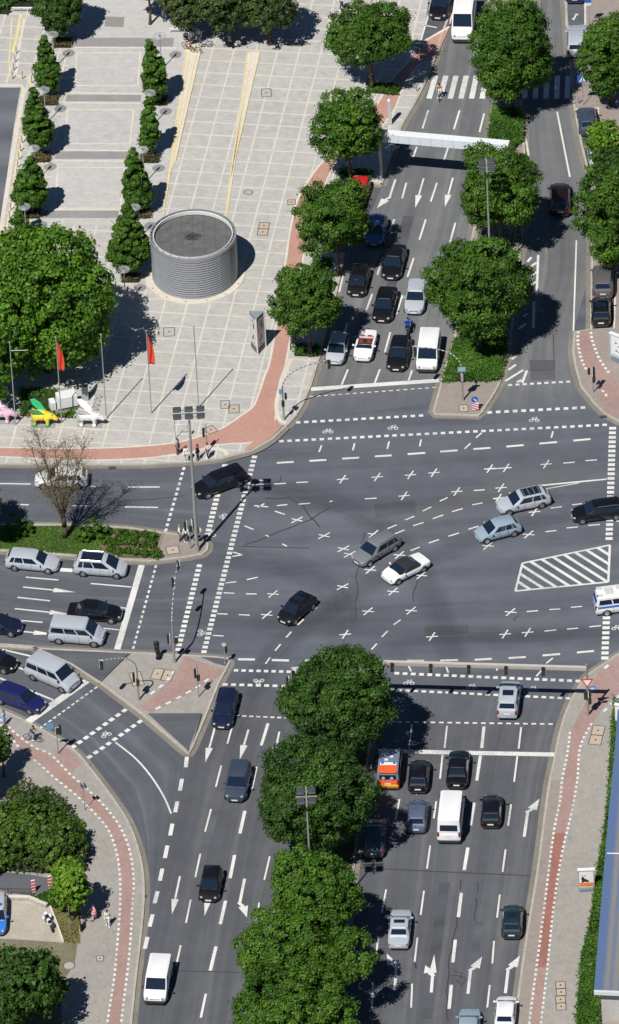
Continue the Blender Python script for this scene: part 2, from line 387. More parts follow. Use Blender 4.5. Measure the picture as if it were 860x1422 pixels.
# plaza cycle path, in one ribbon that follows the kerb
o1 = [(640,-60),(622,20),(606,62),(590,88),(572,106),(552,140),(530,165),(500,192),(466,222)]
def cpath(name, left, right, m, z):
    a = catmull(gp(left), 8); b = catmull(gp(right), 8); mb = MB(); mb.sheet([*a, *b[::-1]], z); structure(mb.build(name, m))
    return a, b
L1 = [(607,20),(592,60),(570,86),(545,113),(524,148),(500,180),(474,208),(450,226),(430,252),(417,274),(411,292),(404,325),(399,360),(392,405),(385,454),(376,505),(369,524),(362,546),(353,566),(335,580),(310.6,596),(285,606),(244,617),(180,623),(100,625),(0,623.5),(-160,620)]
R1 = [(628,20),(619,44),(601,80),(580,92),(560,120),(545,156),(515,190),(490,210),(466,227),(448,262),(432,290),(426,330),(420,360),(413,400),(405,452),(396,505),(388,530),(385,556),(382,577),(378,598),(352,614),(318,617),(290,620),(272,628),(240,632),(200,637),(140,639.5),(70,638),(0,635),(-160,632)]
a, b = cpath('cycle_path', L1, R1, bike_m, ZZ+.006)
bd = MB(); strip(bd, a, .38, ZZ+.004, None, off=0.2 if False else -.0); strip(bd, b, .34, ZZ+.0045, None); structure(bd.build('path_border', border_m))
# the tip around the signal and the mouth of the cycle crossing
cpath('cycle_crossing_mouth', [(378,598),(385,580),(388,590),(397,592),(401,590)], [(352,614),(340,626),(352,626),(378,611),(401,590)], bike_m, ZZ+.005)
ribbon('path_border', [(405,500),(401,508),(394,528),(387,547),(384,567),(388,584),(397,589)], .35, border_m, ZZ+.009)
ribbon('path_border', [(236,634),(262,631),(290,624),(310,627),(316,634)], .35, border_m, ZZ+.009)
ribbon('gutter', [(395,593),(376,612),(348,627.5),(311,637.5)], .8, gutter_m, ZZ+.008, off=.2)
# dull asphalt footway west of the N road (bays) and red corner
sheet('parking_bay', [(603,-60),(591,37),(584,62),(624,38),(634,-60)], a_dark, ZZ+.012)
sheet('cycle_crossing_mouth', [(583,65),(624,41),(610,72),(603,88),(584,82),(570,84)], bike_m, ZZ+.010)
ribbon('bay_line', [(607,-60),(596,20),(584,60)], .16, paint_w, ZZ+.020, False); ribbon('bay_line', [(570,73),(584,62),(624,39)], .28, border_m, ZZ+.024, False)
ribbon('bay_line', [(586,36),(607,40)], .14, paint_w, ZZ+.020, False)
sheet('parking_bay', [(531,259),(475,250),(462,290),(452,330),(458,351),(482,351),(500,320)], a_dark, .013)
# court with its bands
z1 = Z(0, 0)
def zq(zz, *pts): return [zz(*p) for p in pts]
sheet('court', zq(z1, (395,-180),(800,-180),(745,190),(690,480),(650,800),(640,900),(170,900),(215,640),(290,180),(320,0)), court_m, ZZ+.005)
fr = MB()
def zstrip(mb, zz, pts, w_, z): strip(mb, gp([zz(*p) for p in pts]), w_, z)
bn = MB()
for (xa, xb, ya, yb) in ((295,690,155,190),(262,560,382,408),(218,520,607,637),(165,470,843,872)):
    bn.sheet(gp(zq(z1, (xa+6, ya), (xb+4, ya), (xb, yb), (xa, yb))), ZZ+.010)
bn.sheet(gp(zq(z1, (300, -150), (690, -150), (684, -118), (296, -118))), ZZ+.010)
structure(bn.build('grey_bands', band_m))
for (y0, y1_, xl0, xl1, xr0, xr1) in ((215,345,307,298,560,550),(441,577,270,258,533,518),(672,833,232,218,497,480)):
    zstrip(fr, z1, [(xl0,y0),(xr0,y0)], .16, ZZ+.011); zstrip(fr, z1, [(xl1,y1_),(xr1,y1_)], .16, ZZ+.011)
    zstrip(fr, z1, [(xl0,y0),(xl1,y1_)], .16, ZZ+.0115); zstrip(fr, z1, [(xr0,y0),(xr1,y1_)], .16, ZZ+.0115)
for pts in ([(300,193),(700,196)],[(255,373),(565,378)],[(252,413),(560,416)],[(218,601),(525,605)],[(212,643),(520,647)],[(168,838),(478,840)]): zstrip(fr, z1, pts, .22, ZZ+.012)
for pts in ([(262,235),(210,470)],[(350,-20),(310,150)],[(205,470),(170,840)]): zstrip(fr, z1, pts, .14, ZZ+.012)
structure(fr.build('court_lines', border_m))
sheet('court_grille', zq(z1, (422,70),(497,72),(492,113),(417,110)), mat('iron_grille', (.26,.25,.23), .7), ZZ+.012)
# asphalt yard at the left edge
sheet('yard_asphalt', [(-250,122),(29,123),(24,150),(14,215),(5,285),(-2,330),(-12,520),(-250,520)], a_light, ZZ+.006)
ribbon('yard_kerb', [(-250,119),(31,120),(33,128),(26,170),(14,240),(4,305),(-8,420),(-8,530)], .4, border_m, ZZ+.012, False)
ribbon('yellow_line', [(17,26),(15,60),(13,85),(14,108),(42,112),(43,122),(40,140),(34,170),(26,205),(20,250),(14,290),(8,330)], .14, paint_y, ZZ+.014, False)
ribbon('pale_edge', [(34,26),(27,70),(22,107),(45,110),(46,128),(42,150),(37,175),(29,210),(23,255),(17,295)], .26, border_m, ZZ+.013, False)
ribbon('yellow_line', [(29,22),(24,50),(18,75)], .3, paint_y, ZZ+.015, False)
# stair flights that fade into the sloping plaza: thin stone treads with yellow nosings
def stair(name, tops, bots, label):
    o = thing(name, G(*tops[0]), label, 'steps', 'flights of shallow steps on the plaza')
    st = MB(); ye = MB(); base = G(*tops[0]); n = len(tops)
    for i, (a_, b_) in enumerate(zip(tops, bots)):
        P = [p-base for p in gp([a_, b_])]
        if i < n-1:
            Q = [p-base for p in gp([tops[i+1], bots[i+1]])]
            st.prism([P[0], Q[0], Q[1], P[1]], PT-.02, PT+.02+.012*i)
        if i != n//2: strip(ye, P, .10, PT+.045+.012*i, PT+.02)
    st.build('tread', border_m, o); ye.build('yellow_nosing', paint_y, o)
stair('step_flight', [(260,62),(265,62),(270.5,62),(276,62),(281,62)], [(227,300),(230.5,280),(232,265),(236,245),(244,225)], 'long shallow steps with yellow edges running down beside the small tree court')
stair('step_flight', [(344,74),(349,74),(355,74),(361,74)], [(313,302),(315.5,300),(319,260),(325,230)], 'long shallow steps with yellow edges crossing the middle of the open plaza')
# NE pavement: bays, cycle path, lines
sheet('parking_bay', [(786,-60),(788,37),(813,36),(812,-60)], a_dark, ZZ+.006)
ribbon('bay_line', [(785.5,-60),(787,38),(813,36),(812,-60)], .18, paint_w, ZZ+.016, False)
ribbon('bay_line', [(799,153),(831,151),(830,185)], .2, border_m, ZZ+.012, False)
sheet('parking_bay', [(797,155),(829,153),(838,200),(845,246),(818,248),(806,200)], a_dark, ZZ+.007)
sheet('parking_bay', [(822,372),(853,372),(853,457),(821,459)], a_dark, ZZ+.007)
ribbon('bay_line', [(822,374),(821,459),(853,457),(856,372)], .15, border_m, ZZ+.013, False)
z9 = Z(780, 440, 10.16)
cpath('cycle_path', [z9(235,210),z9(235,400),z9(290,650),z9(390,820),z9(520,930),z9(560,1200),z9(640,1400)], [z9(400,210),z9(450,440),z9(540,650),z9(680,810),z9(813,930),z9(900,1100),z9(900,1400)], bike_dull, ZZ+.006)
def dots(mb, pts, w_, gap, z, curve=True, duty=.5):
    P = gp(pts); P = catmull(P, 8) if curve else P
    seg = [0]
    for i in range(len(P)-1): seg.append(seg[-1]+(P[i+1]-P[i]).length)
    n = int(seg[-1]/gap)
    def at(t):
        for i in range(len(seg)-1):
            if seg[i+1] >= t: return P[i].lerp(P[i+1], (t-seg[i])/(seg[i+1]-seg[i]))
        return P[-1]
    for k in range(n):
        strip(mb, [at(k*gap), at(k*gap+gap*duty)], w_, z)
dt = MB(); zp = ZZ+.015
dots(dt, [z9(235,220),z9(230,340),z9(250,490),z9(295,650),z9(350,760),z9(390,820)], .24, .62, zp)
dots(dt, [z9(415,230),z9(430,340),z9(485,490),z9(530,600),z9(600,710),z9(670,810),z9(735,870)], .24, .62, zp)
dots(dt, [z9(480,930),z9(570,1050),z9(630,1110),z9(620,1160),z9(570,1215)], .22, .7, zp)
# SE pavement cycle path
cpath('cycle_path', [(862,912),(840,926),(826,945),(815,975),(800,1003),(792,1020),(788,1049),(781,1084),(778,1114),(769,1159)], [(960,900),(880,950),(845,975),(822,1008),(808,1033),(804,1060),(802,1084),(798,1110),(794,1125),(785,1163)], bike_dull, ZZ+.006)
cpath('cycle_path', [(769,1159),(762,1215),(750,1300),(744,1345)], [(785.5,1158),(777,1215),(766,1290),(759,1345)], bike_s, ZZ+.0075)
cpath('cycle_path', [(744,1345),(736,1418),(727,1500)], [(759,1345),(751,1418),(743,1500)], bike_dull, ZZ+.006)
dots(dt, [(792,1018),(788,1049),(781,1084),(778,1114),(769,1159),(755,1270),(736,1418),(727,1500)], .2, .62, zp)
dots(dt, [(822,1006),(806,1039),(802,1084),(794,1130),(781,1185),(769,1261),(761,1340),(752,1418),(743,1500)], .2, .62, zp)
dots(dt, [(845,925),(830,940)], .25, 1.2, zp, False); dots(dt, [(862,966),(846,982),(826,1003)], .25, 1.1, zp, False)
sheet('footway_strip', [(766,1085),(778,1085),(769,1159),(757,1245),(735,1400),(722,1500),(708,1500),(728,1331),(747,1213)], pave_r, ZZ+.004)
# SW pavement
A_ = [(-160,945),(0,1008),(5,1012),(35,1049),(52,1060),(75,1081),(105,1105),(128,1127),(150,1153),(162,1185),(167,1220),(167,1262),(164,1303),(159,1359),(150,1418),(140,1500)]
B_ = [(-160,935),(0,1000),(12,1011),(23,1021),(49,1040),(70,1049),(98,1077),(122,1098),(148,1124),(167,1150),(180,1181),(186,1223),(184,1262),(182,1300),(178,1345),(169,1418),(160,1500)]
cpath('cycle_path', A_, B_, bike_dull, ZZ+.006)
cpath('cycle_crossing_mouth', [(75,1049),(88,1040),(100,1047),(112,1058)], [(98,1077),(104,1070),(112,1062),(114,1060)], bike_dull, ZZ+.0065)
dots(dt, [(p[0], p[1]) for p in A_[1:]], .2, .66, zp); dots(dt, [(p[0], p[1]) for p in B_[1:]], .2, .66, zp)
# triangle island
z2 = Z(0, 840)
sheet('asphalt_patch', [(4,899),(44,902),(98,926),(138,948),(183,909),(70,904)], a_dark, ZZ+.006)
sheet('asphalt_patch', zq(z2, (588,436),(805,435),(750,585)), a_dark, ZZ+.006)
sheet('asphalt_patch', zq(z2, (790,208),(915,215),(905,250),(860,238)), a_dark, ZZ+.006)
cpath('cycle_path', zq(z2, (548,405),(600,375),(700,275),(735,208)), zq(z2, (600,434),(690,390),(800,330),(905,268)), bike_dull, ZZ+.0068)
dots(dt, zq(z2, (620,420),(700,380),(790,330),(850,285)), .22, 1.1, zp, False)
dots(dt, zq(z2, (600,360),(660,315),(700,260),(712,230)), .22, 1.1, zp, False)
ribbon('tar_seam', zq(z2, (520,192),(395,318)), .14, tar_m, ZZ+.012, False)
ribbon('tar_seam', zq(z2, (805,440),(765,570),(745,590)), .14, tar_m, ZZ+.012, False)
structure(dt.build('cycle_path_marking', paint_w))
# SW corner: sandy parking court, lane, mossy strip
sheet('asphalt_lane', [(-160,1210),(0,1212),(42,1216),(75,1222),(72,1243),(40,1245),(0,1238),(-160,1236)], a_dark, ZZ+.006)
sheet('sandy_yard', [(-160,1247),(0,1247),(40,1248),(68,1262),(88,1310),(20,1305),(-160,1300)], sand_m, ZZ+.006)
sheet('mossy_strip', [(-160,1302),(20,1306),(108,1312),(104,1340),(85,1370),(88,1500),(-160,1500)], dirt_m, ZZ+.005)
sheet('lawn_wedge', [(72,1262),(100,1240),(112,1262),(112,1312),(90,1311)], speckle('dry_grass', (.10,.10,.03), (.19,.17,.07), 6, 1, .4), ZZ+.007)
# concrete apron between hedge and footway, red corner path of the NW bay
# ================================================================== ROAD MARKINGS
W = MB(); zt = .017
SEEN = []
def fresh(m_, tol=1.0):                                       # a stroke already painted is not painted twice
    if any((m_-q).length < tol for q in SEEN): return False
    SEEN.append(m_); return True
def ln(zz, a, b_, w_=.13, z=zt):
    P_ = gp([zz(*a), zz(*b_)])
    if (P_[1]-P_[0]).length < 1.2 or fresh((P_[0]+P_[1])/2, .75): strip(W, P_, w_, z)
I = lambda x, y: (x, y)
def dash(zz, a, b_, n, w_, duty=.55):
    A, B = G(*zz(*a)), G(*zz(*b_))
    for k in range(n): strip(W, [A.lerp(B, k/(n-1+duty)), A.lerp(B, (k+duty)/(n-1+duty))], w_, zt)
def cross(zz, x, y, ang=0, sz=1.0, w_=.13):
    c = G(*zz(x, y)); e = G(*zz(x+10, y)); a_ = math.atan2(e.y-c.y, e.x-c.x)+R(ang)
    if not fresh(c, .6): return
    for da, l in ((R(5), .98*sz), (R(68), 1.25*sz)):
        d = Vector((math.cos(a_+da), math.sin(a_+da), 0))*l*.52
        strip(W, [c-d, c+d], w_, zt+.004+.0015*(da > .5))
z8 = Z(280, 560); z9b = Z(560, 560); z3b = Z(280, 840); z4b = Z(560, 840); z6b = Z(280, 1122); z5b = Z(0, 1122); z7b = Z(560, 1122); z3 = Z(560, 0); z7 = Z(0, 560); z5 = Z(280, 280); z6 = Z(560, 280); zR2 = Z(280, 0)
# crossings
dash(I, (430,551), (606,538), 18, .13); dash(I, (706,535), (792,530), 9, .28)
dash(I, (411,587), (588,577), 16, .34); dash(I, (677,573), (813,566), 12, .38); dash(I, (388,613), (843,590), 41, .34)
dash(I, (851,593), (846,750), 25, .62, .6); dash(I, (842.5,856), (840,916), 9, .62, .6)
dash(I, (256,649), (230,738), 13, .26); dash(I, (313,645), (288,744), 17, .5, .6); dash(I, (354,633), (283,907), 45, .46, .6)
dash(I, (217,785), (185,901), 17, .2); dash(I, (277.5,784), (247,904), 19, .46, .6)
dash(I, (135,954), (55,1012), 13, .18, .6); dash(I, (175.5,985), (99.4,1039), 9, .38, .6); dash(I, (197,1000.5), (122,1053), 9, .38, .6)
dash(I, (540,1002.5), (768,1005.7), 20, .2); dash(I, (548,935), (806,946), 23, .36, .58); dash(I, (530,957.5), (792,970), 24, .3, .58)
dash(I, (325,931), (425,933.5), 10, .34, .58); dash(I, (309.6,950.6), (420,953.5), 10, .34, .58); dash(I, (327,994), (420,998), 10, .2, .6)
# stop lines
strip(W, gp([(432,540.5),(610,528.5)]), .55, zt); strip(W, gp([(197,785),(163,902)]), .55, zt); strip(W, gp([(120.5,945.6),(39,1002.6)]), .7, zt); strip(W, gp([(524,1043),(771,1048)]), .55, zt)
strip(W, catmull(gp([(160.5,1031),(188,1053),(209,1077),(227,1105),(238,1130)])), .16, zt)
for a_, b_ in (((745,605),(740,647)),((725,693),(717,740)),((707,783),(698,826))): ln(z2, a_, b_, .34)
for a_, b_ in (((705,-22),(697,18)),((687,63),(678,110)),((667,150),(657,200)),((647,242),(637,290)),((628,332),(616,380)),((608,424),(596,473)),((588,514),(577,561))): ln(z5b, a_, b_, .34)
# wide broken edge lines
for xa, ya, xb, yb in ((145,217,213,218),(280,220,348,222),(413,222,440,222)): ln(z3b, (xa,ya), (xb,yb), .3)
for xa, ya, xb, yb in ((15,223,83,223),(148,222,218,220),(285,219,353,215),(420,212,488,208),(555,202,625,196),(692,190,760,184)): ln(z4b, (xa,ya), (xb,yb), .26)
for xa, ya, xb, yb in ((300,238,367,234),(430,230,497,226),(560,221,628,217),(690,212,757,208)): ln(z8, (xa,ya), (xb,yb), .26)
for xa, ya, xb, yb in ((18,203,88,198),(148,193,217,188),(280,183,347,178),(411,173,480,167),(543,161,613,155),(678,149,746,143)): ln(z9b, (xa,ya), (xb,yb), .26)
# guide dashes over the junction
for zz, L in ((z8, [(478,168,468,195),(610,160,602,188),(747,152,740,182),(225,305,262,313),(200,327,248,323),(290,322,337,319),(377,316,424,314),
        (300,408,342,404),(387,402,432,399),(650,381,697,378),(210,408,265,413),(225,415,250,400),(292,430,332,443),(170,488,207,503),(322,560,340,570),(255,525,268,531),
        (125,593,163,604),(163,604,123,610),(97,716,138,711),(180,703,224,693),(88,755,131,757),(177,759,220,760),(62,838,104,840),(148,842,192,844),
        (740,500,778,484),(770,520,808,505),(510,392,522,390)]),
    (z9b, [(72,145,66,172),(313,118,290,138),(268,160,245,182),(597,112,590,138),(325,263,430,257),(638,239,683,235),(726,229,772,226),(282,348,325,345),
        (8,465,45,450),(78,430,112,413),(146,390,177,376),(40,488,82,475),(118,460,160,445),(195,432,237,420),(275,405,316,397),(362,382,400,375),
        (30,587,66,573),(102,557,143,543),(180,530,222,517),(260,502,300,490),(587,418,632,412),(673,405,712,400),(566,512,610,507),(651,497,695,493),(737,487,783,483),
        (492,830,537,826),(582,822,626,819),(668,813,712,809),(848,470,870,468)]),
    (z4b, [(563,105,610,100),(652,97,697,93),(741,88,788,83),(22,243,32,265),(172,248,180,270),(375,240,373,262),(570,233,596,212),(530,285,550,262)]),
    (z3b, [(45,122,88,124),(765,80,792,60),(718,128,742,104),(677,178,698,155),(645,220,660,207),(432,28,460,10),(383,80,408,57),(337,130,358,107),(293,183,315,157),(255,235,273,210)])):
    for q in L: ln(zz, q[:2], q[2:], .15)
strip(W, gp([z9b(545,328), z9b(815,302)]), .2, zt); strip(W, gp([z9b(570,341), z9b(700,318)]), .1, zt)
for zz, L in ((z8, [(562,303),(700,294),(832,286),(807,369),(380,465),(488,528),(565,580),(590,602),(685,521),(788,605),(672,664),(763,750),(562,731),(663,829),(835,826),(285,760),(260,843)]),
    (z9b, [(123,277),(345,261),(410,258),(570,243),(214,352),(390,337),(380,378),(338,568),(523,433),(500,523),(72,686),(428,832)]), (z4b, [(406,117),(496,110),(115,127)]), (z3b, [(572,118)])):
    for i, (x, y) in enumerate(L): cross(zz, x, y, (-25 if zz is z8 and 380 <= x <= 600 and y > 400 else (-12 if y > 500 else 2)))
# chevron area
poly = [z9b(475,637), z9b(823,565), z9b(817,712), z9b(447,748)]
Pw = gp(poly)
for i in range(4): strip(W, [Pw[i], Pw[(i+1) % 4]], .2, zt+.001*(i % 2))
def clip_line(p, d, poly):
    ts = []
    for i in range(len(poly)):
        a_, b_ = poly[i], poly[(i+1) % len(poly)]; e = (b_[0]-a_[0], b_[1]-a_[1]); den = d[0]*e[1]-d[1]*e[0]
        if abs(den) < 1e-9: continue
        t = ((a_[0]-p[0])*e[1]-(a_[1]-p[1])*e[0])/den; u = ((a_[0]-p[0])*d[1]-(a_[1]-p[1])*d[0])/den
        if 0 <= u <= 1: ts.append(t)
    return (min(ts), max(ts)) if len(ts) >= 2 else None
for k in range(13):
    p = (718+17.6*k, 820-1.9*k); c_ = clip_line(p, (1, .63), poly) if False else clip_line((p[0], p[1]), (1, .63), poly)
    if c_ and c_[1]-c_[0] > 3: strip(W, gp([(p[0]+c_[0], p[1]+.63*c_[0]), (p[0]+c_[1], p[1]+.63*c_[1])]), .3, zt+.0025)
# N road lanes
for zz, L in ((z3, [(100,440,77,512),(225,440,202,515),(323,452,304,526),(55,585,38,630),(180,585,162,640),(290,597,283,612),(13,728,-4,790),(135,728,110,803),(488,552,500,620),(345,-5,338,10),(295,175,283,220)]),
    (z5, [(768,70,748,120),(722,222,700,292),(680,368,652,443),(583,668,558,730),(845,225,820,300),(800,373,775,450),(752,520,730,600),(710,668,690,722),(565,290,548,360),(580,485,560,560),(838,672,825,712)]),
    (z6, [(90,72,65,152),(43,225,17,300),(208,85,187,162)]), (zR2, [(815,730,792,800)])):
    for q in L: ln(zz, q[:2], q[2:], .17)
ln(z3, (613,445), (664,705), .16); ln(z6, (690,155), (678,515), .14)
for i in range(14):
    xt, xb = 130+40.5*i, 103+42.3*i
    if 300 < xb < 470: 
        if xb > 325: continue
    if xb > 470: xt = xb+4
    strip(W, gp([z3(xt, 302), z3(xb, 393)]), .5, zt)
zh = Z(690, 330, 6.77)
for q in ((390,165,375,545),(350,600,345,850)): ln(zh, q[:2], q[2:], .22)
for q in ((325,185,290,230),(375,235,270,310),(375,325,300,370),(370,415,275,480),(365,500,315,535),(290,715,250,745),(275,810,205,860),(195,1105,140,1145),(180,1195,110,1245),(250,1245,80,1350),(235,1340,190,1360),(285,1250,240,1365)): ln(zh, q[:2], q[2:], .24, zt+.002)
# W road
for q in ((0,320,123,322),(340,330,382,332),(510,334,637,334),(285,408,370,410),(497,413,630,415),(60,403,115,405),(103,693,233,704),(362,718,523,732),(70,773,200,787)): ln(z7, q[:2], q[2:], .17)
ln(z7, (215,661), (290,666), .5)
for q in ((80,62,170,70),(410,93,475,100),(477,10,503,14)): ln(z2, q[:2], q[2:], .16)
for q in ((10,178,125,205),(60,245,102,260),(0,292,217,381)): ln(z2, q[:2], q[2:], .2)
# S road west
for q in ((127,467,103,553),(79,640,57,725)): ln(z3b, q[:2], q[2:], .15)
for q in ((265,472,238,560),(218,645,198,735)): ln(z3b, q[:2], q[2:], .25)
for q in ((38,5,14,95),(272,193,250,287),(230,378,215,470),(192,560,180,640)): ln(z6b, q[:2], q[2:], .15)
for q in ((173,12,153,102),(132,188,114,280),(96,370,75,463),(58,552,35,648)): ln(z6b, q[:2], q[2:], .28)
for q in ((838,5,820,95),(798,183,778,276),(760,365,741,458),(720,547,702,627),): ln(z5b, q[:2], q[2:], .15)
ln(z5b, (820,740), (800,835), .2)
# S road east
for q in ((175,482,165,570),(470,487,460,573),(157,597,147,692),(455,600,442,705),(132,782,122,850),(430,795,418,880)): ln(z4b, q[:2], q[2:], .15)
for q in ((322,485,313,570),(308,600,293,700),(283,788,268,878)): ln(z4b, q[:2], q[2:], .26)
for q in ((108,150,95,242),(408,165,396,255),(83,330,70,426),(385,345,374,437),(57,517,46,612),(362,530,355,620),(36,700,32,795),(345,705,335,795)): ln(z7b, q[:2], q[2:], .15)
for q in ((258,158,243,248),(232,338,220,435),(208,525,198,615),(192,705,183,800)): ln(z7b, q[:2], q[2:], .28)
for q in ((735,325,718,418),(703,510,695,600),(682,692,678,795)): ln(z6b, q[:2], q[2:], .15)
ln(I, (529,1160), (523,1190), .12)
ln(I, (555,1110), (549,1140), .14); ln(I, (572,1006), (569,1036), .14)
# arrows : shaft from a to b in pixels, head at b; turn = side branch direction
def arrow(a_, b_, hl=1.8, hw=.62, w_=.17, turn=None):
    A, B = G(*a_), G(*b_); d = (B-A).normalized(); q = Vector((-d.y, d.x, 0)); C = B-d*hl
    if turn is None or turn == 'sl':
        strip(W, [A, C+d*.02], w_, zt); W.sheet([C+q*hw*.5, C-q*hw*.5, B], zt)
    if turn in ('l', 'r', 'sl'):
        s_ = 1 if turn in ('l', 'sl') else -1
        K = A+(B-A)*(.42 if turn == 'sl' else .60); E = K+q*s_*.34+d*.5
        if turn != 'sl': strip(W, [A, K], w_, zt)
        strip(W, [K-q*s_*w_/2, E], w_*1.2, zt+.0015); t_ = (d*1.0+q*s_*.35).normalized(); p_ = Vector((-t_.y, t_.x, 0))
        W.sheet([E+p_*.42, E-p_*.42, E+t_*(1.5 if turn != 'sl' else 1.0)], zt+.003)
def zl(zz, *p): return [zz(*q) for q in p]
for p in (zl(z3, (82,710),(48,828)), zl(z3, (198,708),(166,826)), zl(z3b, (53,490),(15,628)), zl(z3b, (187,497),(152,617)), zl(z5b, (717,272),(685,424)), zl(z5b, (845,290),(815,430)), zl(z3b, (310,505),(285,625)), zl(z4b, (80,640),(52,760)) ): 
    arrow(*p, hl=2.0)
for p in (zl(z7, (92,732),(303,753)), zl(z7, (60,818),(288,842)), zl(z2, (75,105),(225,119))): arrow(*p, hl=2.0, hw=.62, w_=.17)
arrow(*zl(z7b, (112,735),(124,583)), turn='sl', hl=2.4, w_=.25)
for p in (zl(z7b, (258,740),(275,590)), zl(z7b, (407,738),(425,585)), zl(z7b, (482,115),(505,-45))): arrow(*p, turn='r', w_=.25)
arrow(*zl(z6b, (770,728),(778,580)), turn='l', w_=.25)
arrow(*zl(z6b, (172,282),(140,440)), turn='l', w_=.25)
arrow(*zl(zR2, (772,715),(735,830)), turn='r', w_=.2)
# bicycle symbols
def bikesym(x, y, s_=1.0, r_=0):
    c = G(x, y); e = G(x+10, y); a_ = math.atan2(e.y-c.y, e.x-c.x)+R(r_); X = Vector((math.cos(a_), math.sin(a_), 0)); Y = Vector((-X.y, X.x, 0))
    for sx in (-1, 1):
        pts = [c+X*(.42*sx+.26*math.cos(t))*s_+Y*(.3*math.sin(t))*s_ for t in [k*math.pi/5 for k in range(11)]]; strip(W, pts, .07, zt)
    for u_, v_ in (((-.42, 0), (-.15, .55)), ((-.15, .55), (.3, .55)), ((.3, .62), (.42, 0)), ((-.15, .5), (0, 0)), ((0, 0), (.3, .5)), ((.2, .75), (.4, .75)), ((-.28, .65), (-.05, .65))):
        strip(W, [c+X*u_[0]*s_+Y*u_[1]*s_, c+X*v_[0]*s_+Y*v_[1]*s_], .06, zt+.003)
for (x, y, r_) in ((455.5,600,0),(546,595,0),(742,584,0),(359.5,945,180),(568,949,0),(655,955,0),(740,958,0),(148,1021,35),(297,741,90),(312,718,95),(278,879,-90),(857,873,0)): bikesym(x, y, .66, r_)
structure(W.build('road_marking', paint_w))
w3 = MB(); strip(w3, gp([z3(678,85), z3(690,60)]), .16, ZZ+.022); strip(w3, gp([z3(680,78), z3(672,80)]), .16, ZZ+.023); strip(w3, gp([z3(690,60), z3(692,66)]), .3, ZZ+.024); structure(w3.build('bay_marking', paint_w))
# tar seams and cracks
T = MB()
def crack(zz, pts, w_=.07, jit=.12, seed=1):
    random.seed(seed); P = gp([zz(*p) for p in pts]); out = []
    for i in range(len(P)-1):
        L = (P[i+1]-P[i]).length; n = max(2, int(L/.9))
        for k in range(n): q = P[i].lerp(P[i+1], k/n); out.append(q+Vector((random.uniform(-jit, jit), random.uniform(-jit, jit), 0)))
    out.append(P[-1]); strip(T, out, w_, .0125)
crack(z8, [(175,565),(270,528),(430,462),(510,418)], .13, .1, 1); crack(z8, [(250,380),(345,377),(400,405),(435,455),(470,493)], .13, .1, 2); crack(z8, [(160,570),(430,577)], .1, .03, 3)
crack(z8, [(655,510),(640,560),(625,650),(615,760),(612,860)], .09, .2, 4); crack(z8, [(315,290),(312,310),(262,355)], .09, .1, 5); crack(z9b, [(60,690),(40,790)], .08, .15, 6)
crack(z7, [(500,385),(600,383),(735,368)], .1, .06, 7); crack(z7b, [(-230,235),(0,247),(540,272)], .12, .02, 8); crack(z5b, [(690,648),(960,655)], .1, .02, 9)
crack(z7b, [(228,285),(226,325)], .11, .1, 10); crack(z7b, [(215,430),(200,530),(180,640),(175,700),(180,850)], .11, .12, 11); crack(z7b, [(298,300),(297,335)], .1, .1, 12); crack(z7b, [(295,360),(285,450)], .11, .15, 13)
crack(z7b, [(192,668),(240,672),(252,690),(232,705),(215,690),(235,660),(205,650)], .09, .08, 14); crack(z7b, [(478,590),(455,760)], .1, .03, 15)
crack(zh, [(530,905),(545,1245),(290,1245)], .07, .01, 16); crack(z7b, [(45,620),(50,640)], .2, .1, 17); crack(z5b, [(540,860),(570,650)], .1, .02, 18); crack(z4b, [(460,45),(440,55),(450,65)], .1, .05, 19)
# repair patches and oil stains with outlines of their own
PM = asphalt('asphalt_repair_dark', .090); PL = asphalt('asphalt_repair_pale', .112)
for i, (q, m_) in enumerate(((((520,700),(575,695),(578,712),(522,718)),PM),(((300,690),(322,688),(318,708),(296,711)),PL),(((700,620),(742,616),(744,628),(702,632)),PL),(((590,870),(650,868),(651,880),(590,883)),PM),(((610,1225),(625,1225),(600,1415),(585,1415)),PM),(((300,1100),(312,1101),(285,1200),(272,1199)),PL),(((735,500),(770,500),(772,527),(738,528)),PM),(((60,670),(105,670),(104,676),(60,676)),PM),(((410,1010+0),(420,1010),(398,1100),(388,1100)),PM),(((560,300),(575,300),(545,420),(531,420)),PM),(((660,1280),(672,1280),(655,1400),(642,1400)),PL))):
    mb = MB(); mb.sheet(gp(q), .0105+.0001*i); structure(mb.build('asphalt_patch', m_))
structure(T.build('tar_seams', tar_m))
# rubber trails left by turning traffic, and a dusty pale strip nobody drives on
def trail_mat(name, c, amt):
    s = NT(name); U = s.tc.outputs['UV']; sx = s.new('ShaderNodeSeparateXYZ'); s.l.new(U, sx.inputs[0])
    e = s.math('MULTIPLY', s.math('MULTIPLY', sx.outputs[0], s.math('SUBTRACT', 1.0, sx.outputs[0])), 4.0)
    fd = s.math('MINIMUM', s.math('MULTIPLY', sx.outputs[1], 5.0), s.math('MULTIPLY', s.math('SUBTRACT', 1.0, sx.outputs[1]), 5.0)); fd = s.math('MINIMUM', fd, 1.0)
    st = s.noise(s.mapping(U, 0, (7.0, 2.0, 1)), 1.0, 3, .6)
    f = s.math('MULTIPLY', s.math('MULTIPLY', e, fd), s.math('MULTIPLY', st, amt))
    s.b.inputs['Base Color'].default_value = (*c, 1); s.b.inputs['Roughness'].default_value = .9; s.b.inputs['Specular IOR Level'].default_value = .2
    t = s.new('ShaderNodeBsdfTransparent'); m = s.new('ShaderNodeMixShader'); s.l.new(f, m.inputs[0]); s.l.new(t.outputs[0], m.inputs[1]); s.l.new(s.b.outputs[0], m.inputs[2]); s.l.new(m.outputs[0], s.n['Material Output'].inputs[0]); return s.m
